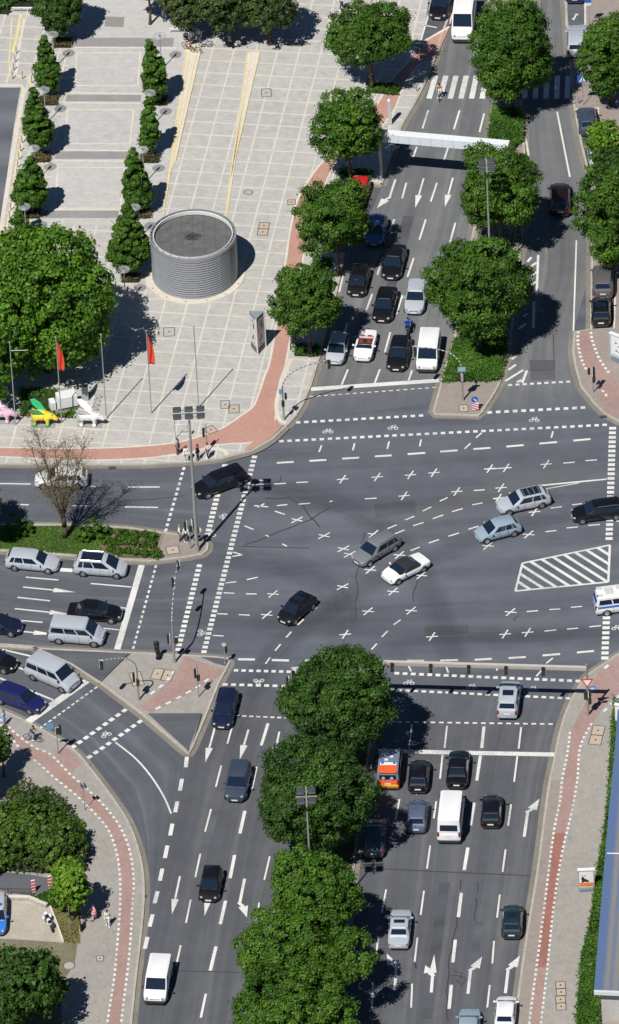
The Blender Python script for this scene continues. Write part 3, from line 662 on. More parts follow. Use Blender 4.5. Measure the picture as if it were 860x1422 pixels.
rub = trail_mat('rubber_trail', (.045,.046,.053), .30); dus = trail_mat('dusty_strip', (.24,.23,.21), .42)
for i, (w_, pts, m_) in enumerate(((4.2, [(250,765),(345,778),(425,796),(470,832),(478,900)], rub), (3.0, [(880,698),(760,720),(660,752),(560,792),(460,842),(385,905),(335,985),(300,1080)], rub),
     (3.2, [(150,850),(330,862),(520,872),(700,880),(900,880)], rub),
    (3.2, [(640,1000),(625,900),(560,760),(440,690),(300,672)], rub), (3.6, [(540,748),(640,695),(740,668),(850,655)], dus))):
    P = catmull(gp(pts), 10); n = len(P); me = bpy.data.meshes.new('tyre_trail'); L_, R_ = [], []
    for k in range(n):
        d = (P[min(k+1, n-1)]-P[max(k-1, 0)]).normalized(); q = Vector((-d.y, d.x, 0))*w_/2; L_.append(P[k]+q); R_.append(P[k]-q)
    z = .0118+.00025*i; me.from_pydata([(p.x, p.y, z) for p in L_+R_], [], [(n+k, n+k+1, k+1, k) for k in range(n-1)]); me.update(); uv = me.uv_layers.new(name='UVMap')
    for lp in me.loops: vi = lp.vertex_index; uv.data[lp.index].uv = (0 if vi < n else 1, (vi % n)/(n-1))
    me.materials.append(m_); o = bpy.data.objects.new('tyre_trail', me); col.objects.link(o); structure(o)
# ================================================================== TREES, HEDGES
lf_green = leafmat('leaves_green', (.024,.074,.006), (.13,.265,.026))
lf_olive = leafmat('leaves_olive', (.026,.066,.008), (.145,.25,.034))
lf_big = leafmat('leaves_broad_tree', (.030,.095,.006), (.16,.33,.022))
lf_mid = leafmat('leaves_mid_green', (.024,.078,.006), (.125,.26,.024))
lf_dark = leafmat('leaves_dark_green', (.016,.052,.007), (.080,.175,.022))
lf_bright = leafmat('leaves_bright_green', (.06,.15,.006), (.22,.40,.03))
lf_copper = leafmat('leaves_copper_green', (.020,.045,.010), (.12,.17,.040))
lf_brown = leafmat('leaves_brown', (.045,.038,.014), (.19,.15,.06))
lf_hedge = leafmat('leaves_hedge', (.020,.072,.004), (.10,.22,.018))
def leaves(name, C, Nr, T, size, m, parent, rng, flat=.0):
    """one mesh of small folded leaf cards: C centres, Nr normals, T tone"""
    n = len(C); C = np.asarray(C); Nr = Nr/(np.linalg.norm(Nr, axis=1, keepdims=True)+1e-9)
    a = rng.normal(size=(n, 3)); t = np.cross(Nr, a); t /= (np.linalg.norm(t, axis=1, keepdims=True)+1e-9); b = np.cross(Nr, t)
    s = size*rng.uniform(.6, 1.3, (n, 1)); asp = rng.uniform(.55, .85, (n, 1))
    v = np.empty((n, 4, 3)); v[:, 0] = C-t*s*.5; v[:, 1] = C-b*s*asp*.5+Nr*s*.08; v[:, 2] = C+t*s*.5; v[:, 3] = C+b*s*asp*.5+Nr*s*.08
    me = bpy.data.meshes.new(name); me.vertices.add(n*4); me.vertices.foreach_set('co', v.reshape(-1))
    me.loops.add(n*4); me.loops.foreach_set('vertex_index', np.arange(n*4, dtype=np.int32))
    me.polygons.add(n); me.polygons.foreach_set('loop_start', np.arange(0, n*4, 4, dtype=np.int32)); me.update(calc_edges=True)
    at = me.attributes.new('tone', 'FLOAT', 'FACE'); at.data.foreach_set('value', np.clip(T, 0, 1).astype(np.float32))
    me.materials.append(m); o = bpy.data.objects.new(name, me); col.objects.link(o); o.parent = parent; return o
def blobs(rng, Rx, Ry, Rz, shape='round', n=60, cone=0):
    """clump centres on an uneven crown"""
    out = []
    dirs = rng.normal(size=(12, 3)); dirs /= np.linalg.norm(dirs, axis=1, keepdims=True); amp = rng.uniform(-.34, .16, 12)
    for i in range(n):
        y = 1-2*(i+.5)/n; ph = i*2.39996; d = np.array([math.cos(ph)*math.sqrt(1-y*y), math.sin(ph)*math.sqrt(1-y*y), y]); d += rng.normal(size=3)*.10; d /= np.linalg.norm(d)
        k = 1+np.sum(amp*np.clip(d@dirs.T, 0, 1)**4)
        r = k*rng.uniform(.70, .93)
        if rng.uniform() < .22: r *= .72
        if shape == 'cone':
            h = d[2]; wv = max(.03, (1-max(0, (h+.62)/1.62))**.62) if h > -.62 else max(.5, 1-abs(h+.62)*1.0)
            hh = math.hypot(d[0], d[1])+1e-6; out.append((d[0]/hh*wv*Rx*.86*k*rng.uniform(.75, 1), d[1]/hh*wv*Ry*.86*k*rng.uniform(.75, 1), h*Rz*(1.02 if h > 0 else .93)))
        else: out.append((d[0]*Rx*r, d[1]*Ry*r, d[2]*Rz*r))
    return np.array(out)
def lobed(rng, Rx, Ry, Rz, nb):
    nl = int(np.clip(5+Rx*1.5, 6, 15)); cs = [(0, 0, .12, .60)]
    for i in range(nl):
        y = .95-1.65*(i+.5)/nl; ph = i*2.39996+rng.uniform(-.4, .4); q = math.sqrt(max(0, 1-y*y)); k = rng.uniform(.46, .66); cs.append((math.cos(ph)*q*k, math.sin(ph)*q*k, y*k, rng.uniform(.30, .46)))
    out, tone, lc = [], [], []
    per = max(6, nb//(nl))
    for li, (a, b, c, r) in enumerate(cs):
        tn = rng.uniform(-.16, .18); m_ = int(per*(r/.4)**2)
        for j in range(m_):
            y = 1-2*(j+.5)/m_; ph = j*2.39996+li; q = math.sqrt(max(0, 1-y*y)); p = np.array([a+r*q*math.cos(ph), b+r*q*math.sin(ph), c+r*y])+rng.normal(size=3)*.03
            if any((p[0]-e[0])**2+(p[1]-e[1])**2+(p[2]-e[2])**2 < (e[3]*.80)**2 for k_, e in enumerate(cs) if k_ != li): continue
            if rng.uniform() < .06: continue
            out.append((p[0]*Rx, p[1]*Ry, p[2]*Rz)); tone.append(tn); lc.append((a*Rx, b*Ry, c*Rz))
    return np.array(out), tone, np.array(lc)
def crown(name, R3, m, parent, seed, n_leaf, size, shape='round', off=(0, 0, 0), clump=None, nclump=None):
    rng = np.random.default_rng(seed); Rx, Ry, Rz = R3; Rm = (Rx+Ry+Rz)/3
    nb = nclump or int(20+(7.0 if shape != 'cone' else 16)*Rm*Rm); lob = shape != 'cone' and Rm > 1.3; B, TN, LC = lobed(rng, Rx, Ry, Rz, int(nb*2.8)) if lob else (blobs(rng, Rx, Ry, Rz, shape, nb), None, None); nb = len(B); cr_ = clump or ((.30+.095*Rm) if lob else .42)
    per = max(20, n_leaf//nb); Cs, Ns, Ts = [], [], []
    for bi, c in enumerate(B):
        rr = cr_*rng.uniform(.6, 1.3)*(1 if shape != 'cone' else max(.45, 1-.45*(c[2]/Rz+.4))); k = int(per*rng.uniform(.7, 1.3)*(rr/cr_)**1.4); d = rng.normal(size=(k, 3)); d /= np.linalg.norm(d, axis=1, keepdims=True)
        cc_ = c-LC[bi] if lob else c; out = cc_/(np.linalg.norm(cc_)+1e-6); d = d+out*.8+np.array([0, 0, .15]); d /= np.linalg.norm(d, axis=1, keepdims=True)
        p = c+d*rr*np.array([1, 1, .78])*rng.uniform(.5, 1.10, (k, 1))*(1+.17*rng.normal(size=(k, 1)))
        Cs.append(p); Ns.append(d*1.0+rng.normal(size=(k, 3))*.45+np.array([0, 0, .15])); Ts.append(np.full(k, rng.uniform(.22, .68)+(TN[bi] if lob else 0))+rng.normal(size=k)*.17)
    # inner fill so the crown is not hollow
    k = int(n_leaf*.22); d = rng.normal(size=(k, 3)); d /= np.linalg.norm(d, axis=1, keepdims=True); q = rng.uniform(.15, .62, (k, 1))
    if shape != 'cone': Cs.append(d*q*np.array([Rx, Ry, Rz])); Ns.append(d+rng.normal(size=(k, 3))*.5); Ts.append(rng.uniform(0, .4, k))
    else:
        zz_ = rng.uniform(-.9, .7, (k, 1)); wv = np.clip(1-np.clip((zz_+.62)/1.62, 0, 1), .05, 1)**.72; an = rng.uniform(0, 6.28, (k, 1)); q = rng.uniform(0, .6, (k, 1))
        Cs.append(np.hstack([np.cos(an)*wv*Rx*q, np.sin(an)*wv*Ry*q, zz_*Rz])); Ns.append(rng.normal(size=(k, 3))); Ts.append(rng.uniform(0, .4, k))
    C = np.vstack(Cs)+np.array(off)
    return leaves(name, C, np.vstack(Ns), np.concatenate(Ts), size, m, parent, rng)
def tree(cx, cy, rx, ry, h, label, m=lf_green, seed=0, dens=1.0, group=None, cat='tree', name='tree', shape='round', size=.225, tone=None):
    """crown centred on pixel (cx, cy), half size rx, ry pixels, crown centre h metres up"""
    c = G(cx, cy, h); s = FPX/((c-CAM).dot(fwd)); Rx = rx/s; Rz = math.sqrt(max((ry/s)**2-(Rx*math.sin(PITCH))**2, (.35*Rx)**2))/math.cos(PITCH)
    if shape != 'cone': Rx *= .99; Rz *= 1.0
    else: Rx *= 1.13
    Rz = min(Rz, h*.97)
    base = Vector((c.x, c.y, PT)); o = thing(name, base, label, cat, group)
    rnd = random.Random(seed); t = MB(); tr = .07+.035*Rx
    n = int(2700*Rx*(Rx+Rz)/2*dens)/(size/.34)**2*.40
    t.tube([(0, 0, -.05), (.05, .03, (h-Rz)*.6), (0, .08, h-Rz*.35), (.1, 0, h+.3*Rz)], tr*1.25, 9, tr*.35); t.cyl((0, 0, -.05), (0, 0, .4), tr*1.7, tr*1.1, 9)
    o1 = t.build('trunk', bark, o, True)
    if Rx > 1.6:
        for k in range(6):
            a_ = k*1.05+rnd.random(); st = h-Rz*rnd.uniform(.15, .65); q = MB(); e = rnd.uniform(.55, .8)
            q.tube([(0, .05, st), (math.cos(a_)*Rx*.3, math.sin(a_)*Rx*.3, st+Rz*.3), (math.cos(a_)*Rx*e, math.sin(a_)*Rx*e, st+Rz*.55)], tr*.5, 6, tr*.12); q.build('limb', bark, o1, True)
    crown('crown', (Rx, Rx, Rz), m, o, seed+100, int(max(900, n)), size, shape, (0, 0, h-PT))
    return o
RT = 'street trees along the north road'
tree(513,50,58,50,6.2,'round green street tree at the top, between the plaza and the parked black car', seed=1, group=RT)
tree(483,180,47,58,6.2,'slightly yellowish street tree just left of the white overhead beam', lf_mid, seed=2, group=RT)
tree(466,306,53,59,6.2,'street tree with a red car under its upper right edge', seed=3, group=RT)
tree(427,420,52,54,6.0,'street tree beside the triangular advertising column', seed=4, group=RT)
tree(709,72,56,80,7.2,'tallest tree of the upper median, standing over the zebra crossing', lf_mid, seed=5, group=RT)
tree(692,264,61,69,6.8,'median tree in front of which the upper floodlight mast stands', seed=6, group=RT)
tree(662,400,72,78,7.0,'broad median tree nearest the junction, behind the grassy island tip', seed=7, group=RT)
RG = 'trees along the upper right edge'
tree(846,78,40,62,5.6,'tree overhanging the silver parked car at the upper right edge', lf_mid, seed=8, group=RG)
tree(838,192,27,23,3.6,'small light green tree between two parked cars at the right edge', lf_bright, seed=9, group=RG, size=.3)
tree(850,300,50,74,6.3,'large dark tree at the right edge above the two parked cars', lf_green, seed=10, group=RG)
tree(851,240,30,40,5.0,'dark round tree half hidden at the right edge beneath the light green one', lf_dark, seed=11, group=RG)
SG = 'trees on the lower median'
tree(472,970,79,74,7.2,'northernmost big tree of the lower median, beside the long signal gantry', lf_dark, seed=12, group=SG)
tree(438,1100,77,80,7.4,'big tree of the lower median left of the orange ambulance', lf_dark, seed=13, group=SG)
tree(437,1240,66,66,6.6,'lower median tree below the floodlight mast', lf_mid, seed=14, group=SG, dens=1.05)
tree(420,1318,94,66,6.4,'widest tree of the lower median, left of the silver saloon', lf_green, seed=15, group=SG)
tree(408,1400,90,66,6.2,'lower median tree cut off by the bottom edge', lf_green, seed=16, group=SG)
tree(60,418,98,120,7.8,'huge broad tree shading the left part of the plaza', lf_big, seed=17, cat='tree', size=.36)
tree(-25,470,70,80,6.5,'tree joining the huge plaza tree at the left edge', lf_big, seed=18, size=.36)
tree(2,1036,14,26,3.4,'small dark tree at the left edge beside the cycle path', lf_dark, seed=19)
tree(-28,1060,26,40,4.5,'dark tree mostly outside the left edge', lf_dark, seed=191)
tree(38,1372,57,62,4.6,'dark dense tree in the lower left corner', lf_dark, seed=20, size=.36)
tree(-20,1420,50,50,4.3,'dark tree behind the lower left corner tree', lf_dark, seed=21)
tree(98,1232,27,42,3.6,'small yellow green tree by the lawn wedge with the sign pole', lf_bright, seed=22, size=.36, dens=.8)
tree(-45,690,45,48,6.0,'tree beyond the left edge that throws its shadow on the road', lf_dark, seed=23)
def H2(x0, x1): return (x0+x1)/2
# small conical trees in two rows with planting beds
CT = 'conical trees in two rows on the plaza'
conl = (((83,6,35,42,4.0),'rounder small tree at the top of the left row, nearest the white rail'),((65,85,17.5,34,4.2),'second tree of the left row, slim and pointed'),((54,160,22,40,4.7),'full pointed tree in the middle of the left row'),
  ((41,249,26,35,4.0),'loose bright tree low in the left row'),((28,300,11,22,2.6),'smallest tree of the left row, peeping out above the huge tree'),
  ((214,91,20,37,4.3),'topmost pointed tree of the right row'),((205,168,15,32,3.9),'thin airy tree second in the right row'),((191,243,20,38,4.3),'pointed tree third in the right row, above the round tower'),((177,325,28,45,4.8),'largest pointed tree, lowest of the right row beside the round tower'))
for i, (a_, lb) in enumerate(conl):
    cx, cy, rx, ry, h = a_
    s = S(cx, cy); o = tree(cx, cy, rx, ry, h, lb, (lf_dark, lf_green, lf_mid)[(0,1,1,2,1,1,2,1,1)[i]], seed=40+i, group=CT, name='conical_tree', shape='cone' if i not in (0,) else 'round', size=.24, dens=2.6); o.rotation_euler = (R((1.5,-2,1,2.5,-1,2,-2,1,-1)[i]), R((2,-1,-2.5,3,2,-3,1.5,-2,1)[i]), 0)
# low clipped plants
def hedge(px_poly, h, label, m=lf_hedge, seed=0, group=None, name='hedge', dens=150, size=.2, cat='hedge', z0=PT):
    P = gp(px_poly, z0); c = sum(P, Vector())/len(P); o = thing(name, (c.x, c.y, z0), label, cat, group)
    rng = np.random.default_rng(seed); xs = [p.x for p in P]; ys = [p.y for p in P]
    Pn = np.array([(p.x, p.y) for p in P]); A = abs(sum(P[i].x*P[(i+1) % len(P)].y-P[(i+1) % len(P)].x*P[i].y for i in range(len(P))))/2
    n = int(A*dens*(1+.5*h)); pts = rng.uniform((min(xs), min(ys)), (max(xs), max(ys)), (int(n*(max(xs)-min(xs))*(max(ys)-min(ys))/A), 2))
    ins = np.zeros(len(pts), bool); j = len(Pn)-1
    for i in range(len(Pn)):
        xi, yi, xj, yj = *Pn[i], *Pn[j]; cnd = ((yi > pts[:, 1]) != (yj > pts[:, 1])) & (pts[:, 0] < (xj-xi)*(pts[:, 1]-yi)/(yj-yi+1e-12)+xi); ins ^= cnd; j = i
    pts = pts[ins]; k = len(pts)
    hh = h*(.8+.28*np.sin(pts[:, 0]*1.9+seed)*np.sin(pts[:, 1]*2.3+1))
    edge = rng.uniform(0, 1, k) < .72
    z = np.where(edge, hh*rng.uniform(.82, 1.08, k), hh*rng.uniform(.1, .9, k)); jit = rng.normal(size=(k, 2))*.10
    C = np.column_stack([pts+jit-np.array([c.x, c.y]), z]); N = rng.normal(size=(k, 3))*.55+np.array([0, -.25, .9])
    T = .45+.3*np.sin(pts[:, 0]*.8+2)*np.cos(pts[:, 1]*.9)+rng.normal(size=k)*.2
    q = MB(); cc = np.array([c.x, c.y]); inner = [((p.x-c.x)*.94, (p.y-c.y)*.94) for p in P]; q.prism(inner, 0, h*.45); q.build('branches', mat('hedge_core', (.016,.026,.008), .9), o)
    leaves('foliage', C, N, T, size, m, o, rng)
    # sides
    return o
BG_ = 'low planting beds at the foot of the conical trees'
for i, ((x, y), lb) in enumerate(zip(((87,60),(68,140),(58,219),(44,297),(220,140),(209,220),(198,297),(182,386)),
    ('first bed of the left row','second bed of the left row','third bed of the left row','lowest bed of the left row, next to the huge tree','top bed of the right row','second bed of the right row','third bed of the right row','bed at the foot of the largest pointed tree'))):
    dx = 12.5; hedge([(x-dx,y-5),(x+dx+1,y-5),(x+dx-1,y+7),(x-dx-1,y+7)], .45, 'low brownish shrubs in the '+lb, lf_brown, 60+i, BG_, 'low_shrubs', 260, .15, 'shrub')
BB = 'clipped green beds under the street trees'
hedge([(512,117),(556,122),(553,133),(509,129)], .5, 'low hedge in deep shade under the topmost street tree', lf_hedge, 80, BB)
hedge([(473,236),(519,241),(514,252),(471,247)], .5, 'low hedge just above the red car', lf_hedge, 81, BB)
hedge([(434,364),(462,362),(459,376),(434,374)], .5, 'low hedge between the cycle path and the small black hatchback', lf_hedge, 82, BB)
hedge([(409,481),(446,485),(444,496),(408,495)], .55, 'small bright hedge below the tree at the advertising column', lf_hedge, 83, BB)
hedge([(684,150),(727,160),(727,196),(712,212),(676,210)], .7, 'bright green hedge on the upper median between two trees', lf_hedge, 84, BB)
hedge([(632,470),(706,470),(704,492),(695,530),(614,532)], .35, 'rough green bed filling the tip of the upper median', lf_hedge, 85, None, dens=170, size=.2, name='ground_planting', cat='planting')
hedge([(852,975),(857,985),(857,1050),(852,1110),(846,1180),(834,1290),(828,1370),(834,1384),(834,1500),(796,1500),(800,1420),(806,1340),(820,1280),(830,1210),(843,1130),(847,1060)], .8, 'long clipped green hedge along the blue roof', lf_hedge, 86, None)
hedge([(-10,1175),(8,1132),(18,1105),(40,1104),(82,1118),(108,1150),(124,1190),(118,1214),(60,1216),(0,1212)], 1.6, 'mounded shrub mass between the footway and the asphalt lane', lf_copper, 87, None, dens=85, size=.28, name='shrubbery', cat='shrubs')
tree(30,1148,52,38,1.7,'rounded bush rising out of the shrub mass on the left',lf_olive,seed=301,name='bush',cat='bush',size=.3,dens=.9)
tree(78,1170,42,38,1.8,'darker bush at the street side of the shrub mass',lf_olive,seed=302,name='bush',cat='bush',size=.3,dens=.9)
tree(5,1175,35,32,1.8,'bush at the far left of the shrub mass',lf_olive,seed=303,name='bush',cat='bush',size=.3,dens=.9)
hedge([(40,1252),(66,1240),(100,1236),(78,1262),(64,1258)], .5, 'narrow green hedge at the top of the sandy yard', lf_hedge, 88)
hedge([(-60,20),(-60,-60),(80,-60),(72,8),(12,14),(12,22)], 1.2, 'dark hedge in the upper left corner behind the white rail', lf_dark, 89, None, dens=85, size=.25)
hedge([(27,540),(80,541),(86,565),(108,562),(106,582),(26,579)], .3, 'small lawn bed with the white block standing on it', lf_mid, 90, None, dens=130, size=.15, name='lawn_bed', cat='lawn')
CU = 'copper tinged bushes at the top of the plaza'
for i, (x, y, rx, ry, h, lb) in enumerate(((262,4,38,34,4.3,'leftmost copper tinged bush'),(316,8,42,40,4.6,'middle copper tinged bush'),(372,4,42,40,4.8,'right copper tinged bush, next to the pale steps'),(292,-30,50,36,4.6,'rear copper tinged bush cut by the top edge'),(206,-14,22,22,4,'small copper tinged bush at the left end'))):
    tree(x, y, rx, ry, h, lb, lf_copper, seed=70+i, group=CU, name='copper_bush', cat='bush', size=.3, dens=.85)
# grass median on the left
g_ = MB(); g_.sheet(gp([(-160,732),(0,732),(100,732),(175,736),(224,743),(215,777),(150,775),(70,768),(0,763),(-160,755)]), PT+.02); structure(g_.build('median_grass', grass_m))
g_ = MB(); g_.sheet(gp([(150,736),(176,737),(223,744),(214,777),(150,773),(138,760)]), PT+.03); structure(g_.build('planting_soil', soil_m))
strp = MB(); strip(strp, gp([(226,742),(216,778)]), .12, PT+.06, PT); structure(strp.build('bed_edging', pave_r))
rng = np.random.default_rng(5)
def grass(name, poly, dens, m, label, size=.16, seed=1, h=.12):
    P = gp(poly, PT); Pn = np.array([(p.x, p.y) for p in P]); lo, hi = Pn.min(0), Pn.max(0); n = int(np.prod(hi-lo)*dens); r_ = np.random.default_rng(seed); pts = r_.uniform(lo, hi, (n, 2)); ins = np.zeros(n, bool); j = len(Pn)-1
    for i in range(len(Pn)):
        xi, yi, xj, yj = *Pn[i], *Pn[j]; ins ^= ((yi > pts[:, 1]) != (yj > pts[:, 1])) & (pts[:, 0] < (xj-xi)*(pts[:, 1]-yi)/(yj-yi+1e-12)+xi); j = i
    pts = pts[ins]; k = len(pts); C = np.column_stack([pts, PT+r_.uniform(.02, h, k)]); N = r_.normal(size=(k, 3))*.7+np.array([0, -.3, .8])
    T = .5+.35*np.sin(pts[:, 0]*.5+1)*np.cos(pts[:, 1]*.8)+r_.normal(size=k)*.2
    return tag(leaves(name, C, N, T, size, m, None, r_), label, 'grass', kind='stuff')
grass('grass', [(-120,732),(0,732),(100,732),(150,735),(138,760),(150,773),(70,768),(0,763),(-120,757)], 60, lf_mid, 'short green grass on the left median')
grass('grass', [(72,1264),(98,1244),(111,1262),(111,1311),(91,1310)], 25, lf_brown, 'dry grass on the wedge beside the sandy yard', seed=3)
grass('ground_cover', [(464,1480),(487,1254),(503,1110),(514,1020),(518,960),(480,945),(466,985),(442,1085),(408,1254),(378,1480)], 30, lf_dark, 'dark ground cover under the lower median trees', seed=4, size=.2)
grass('ground_cover', [(700,215),(731,230),(728,300),(722,360),(714,430),(706,470),(634,468),(646,400),(660,330),(672,262),(682,210)], 30, lf_green, 'ground cover under the upper median trees', seed=6, size=.2)
def bush(x, y, r_, label, m, seed, group=None):
    c = G(x, y, PT); o = thing('small_bush', c, label, 'bush', group); q = MB()
    for k in range(3): q.cyl((0, 0, 0), (r_*.4*math.cos(k*2.1), r_*.4*math.sin(k*2.1), r_*.9), .03, .01, 5)
    q.build('stem', bark, o); crown('foliage', (r_, r_, r_*.8), m, o, seed, int(230+900*r_*r_), .17, off=(0, 0, r_*.7), clump=.25, nclump=14)
bush(29,742,1.25,'rounded dark bush standing in the median grass',lf_green,900); bush(135,745,1.3,'bright green bush beside the bare tree',lf_mid,901); bush(118,750,.9,'low bush right of the bare tree trunk',lf_mid,902)
names_ = ['first','second','third','fourth','fifth','sixth','seventh','eighth','ninth','tenth','eleventh','twelfth','thirteenth','fourteenth','fifteenth','sixteenth']
rr_ = random.Random(3); kk = 0
for row, (y0, n, x0) in enumerate(((741,6,152),(753,6,148),(766,6,152))):
    for i in range(n):
        bush(x0+12.5*i+rr_.uniform(-2, 2), y0+i*1.1+rr_.uniform(-1.5, 1.5), rr_.uniform(.24, .42), 'small green shrub, %s from the left in the %s row of the brown bed' % (names_[i], ('upper','middle','lower')[row]), lf_hedge if kk % 3 else lf_mid, 910+kk, 'small shrubs in rows on the brown bed'); kk += 1
# the bare tree
o = thing('bare_tree', G(91,746,PT), 'nearly leafless tree with a brown haze of buds, on the left median', 'tree')
h_ = H((91,746), 604); rr_ = random.Random(11); t = MB(); t.tube([(0,0,0),(-.02,0,1.2),(-.1,0,2.4)], .26, 9, .20); tk = t.build('trunk', bark, o, True)
tips = []
for k in range(8):
    a_ = k*.79+rr_.random()*.4; sp = rr_.uniform(1.2, 3.1); q = MB(); p = Vector((-.1, 0, rr_.uniform(1.5, 2.5))); e = Vector((math.cos(a_)*sp-.1, math.sin(a_)*sp, h_*rr_.uniform(.72, .98))); mid = p.lerp(e, .45)+Vector((math.cos(a_)*.2, math.sin(a_)*.2, .3))
    q.tube([p, mid, e], .10, 6, .025)
    for j in range(26):
        u_ = rr_.uniform(.25, 1); b0 = (p.lerp(mid, u_*2) if u_ < .5 else mid.lerp(e, u_*2-1)); dv = Vector((rr_.gauss(0, 1)+math.cos(a_)*.6, rr_.gauss(0, 1)+math.sin(a_)*.6, abs(rr_.gauss(0, .8))+.5)).normalized(); L = rr_.uniform(.6, 1.5); b1 = b0+dv*L
        q.cyl(b0, b1, .028, .010, 4, False)
        for _ in range(4):
            dv2 = (dv+Vector((rr_.gauss(0, .6), rr_.gauss(0, .6), rr_.gauss(0, .5)))).normalized(); c0 = b0.lerp(b1, rr_.uniform(.3, 1)); c1 = c0+dv2*rr_.uniform(.3, .8); q.cyl(c0, c1, .013, .006, 3, False); tips.append(c1)
    q.build('limb', speckle('grey_twigs', (.10,.08,.06), (.22,.18,.14), 5) if 'grey_twigs' not in MC else MC['grey_twigs'], tk)
r_ = np.random.default_rng(8); tp = np.array([tuple(x) for x in tips]); tp = np.repeat(tp, 9, 0)+r_.normal(size=(len(tp)*9, 3))*.26
leaves('buds', tp, r_.normal(size=(len(tp), 3)), r_.uniform(0, 1, len(tp)), .10, leafmat('leaf_buds', (.10,.085,.03), (.30,.25,.11)), o, r_)

# ================================================================== BUILDINGS
# round louvred tower
ct = G(268.1, 421-60*.0, 0)
Hc = 4.55; top = G(268.1, 326.5, Hc); Rc = 59.6/S(268, 380)
o = thing('round_tower', (top.x, top.y, PT), 'round ventilation tower clad in grey horizontal louvres with a flat dark roof', 'tower')
louv = mat('louvre_metal', (.31, .32, .345), .45, .2, var=.06); seamm = mat('louvre_post', (.36, .37, .40), .45, .3)
def lathe(prof, n=72):
    m_ = MB(); vs = []; k = len(prof)
    for i in range(n):
        a_ = 2*math.pi*i/n
        for r_, z in prof: vs.append((r_*math.cos(a_), r_*math.sin(a_), z))
    m_.add(vs, [(i*k+j, ((i+1) % n)*k+j, ((i+1) % n)*k+j+1, i*k+j+1) for i in range(n) for j in range(k-1)]); return m_
core = MB(); core.cyl((0,0,0), (0,0,Hc-.45), Rc-.13, Rc-.13, 64); core.build('inner_wall', mat('louvre_gap_shade', (.06,.06,.075), .7), o, 2)  # core coloured dark, painting shade into the gaps between the louvre blades
prof = []; N_ = 17
for i in range(N_):
    continue; prof += [(Rc+.01, z), (Rc-.03, z+d*.50), (Rc-.16, z+d*.56), (Rc-.16, z+d*.97), (Rc+.01, z+d*.999)]
lb_ = MB(); nn_ = 80
for i in range(N_):
    z = .12+(Hc-.35)*i/N_; d = (Hc-.35)/N_; m_ = lathe([(Rc-.10, z), (Rc+.01, z), (Rc-.03, z+d*.56), (Rc-.10, z+d*.56)], nn_); lb_.add(m_.v, m_.f)
lb_.build('louvre_cladding', louv, o)
pst = MB()
for i in range(20):
    a_ = 2*math.pi*i/20; pst.box((math.cos(a_)*(Rc-.035), math.sin(a_)*(Rc-.035), Hc/2-.1), (.08, .05, Hc-.3), a_)
pst.build('cladding_posts', seamm, o)
rf = MB(); rf.cyl((0,0,Hc-.5), (0,0,Hc-.35), Rc-.45, Rc-.45, 64); 
s = NT('tower_roof_felt'); Pn_ = s.tc.outputs['Object']; sx = s.new('ShaderNodeSeparateXYZ'); s.l.new(Pn_, sx.inputs[0])
st_ = s.math('LESS_THAN', s.math('ABSOLUTE', s.math('SUBTRACT', s.math('FRACT', s.math('ADD', sx.outputs[0], .5)), .5)), .02)
cc = s.ramp(s.noise(Pn_, 1.2, 5, .7), [(.3, (.085,.085,.085)), (.7, (.15,.15,.145))]); cc = s.mix(st_, cc, (.07,.07,.07))
rad = s.new('ShaderNodeVectorMath', operation='LENGTH'); s.l.new(s.mapping(Pn_, 0, (1,1,0), (.15,-.1,0)), rad.inputs[0])
blot = s.ramp(s.math('ADD', s.math('MULTIPLY', rad.outputs['Value'], .6), s.noise(Pn_, 2.2, 3)), [(.78, (.35,.33,.3)), (1.05, (1,1,1))]); cc = s.mix(1.0, cc, blot, 'MULTIPLY')
s.l.new(cc, s.b.inputs['Base Color']); s.b.inputs['Roughness'].default_value = .9
rf.build('roof', s.m, o)
rim = lathe([(Rc-.36, Hc-.36), (Rc-.36, Hc-.02), (Rc-.28, Hc), (Rc-.28, Hc-.3)]); rim.build('inner_rim', mat('white_rim', (.68,.68,.66), .4), o)
rim = lathe([(Rc-.02, Hc-.36), (Rc+.03, Hc-.30), (Rc+.03, Hc), (Rc-.06, Hc+.01), (Rc-.06, Hc-.2)]); rim.build('outer_rim', louv, o)
ch = lathe([(Rc-.06, Hc-.22), (Rc-.28, Hc-.22)]); ch.build('gutter_channel', mat('gutter_metal', (.30,.31,.33), .5, .5), o)
br_ = MB()
for i in range(26):
    a_ = 2*math.pi*i/26; br_.box((math.cos(a_)*(Rc-.17), math.sin(a_)*(Rc-.17), Hc-.06), (.30, .07, .07), a_)
br_.build('rim_brackets', seamm, o)
pl = MB(); pl.cyl((0,0,0), (0,0,.07), Rc+.62, Rc+.62, 64); pl.build('plinth', border_m, o, 2)
dl = MB()
for i in range(14):
    a_ = 2*math.pi*i/14; dl.cyl((math.cos(a_)*(Rc+.4), math.sin(a_)*(Rc+.4), .07), (math.cos(a_)*(Rc+.4), math.sin(a_)*(Rc+.4), .12), .07, .07, 8)
dl.build('ground_lights', galv, o)
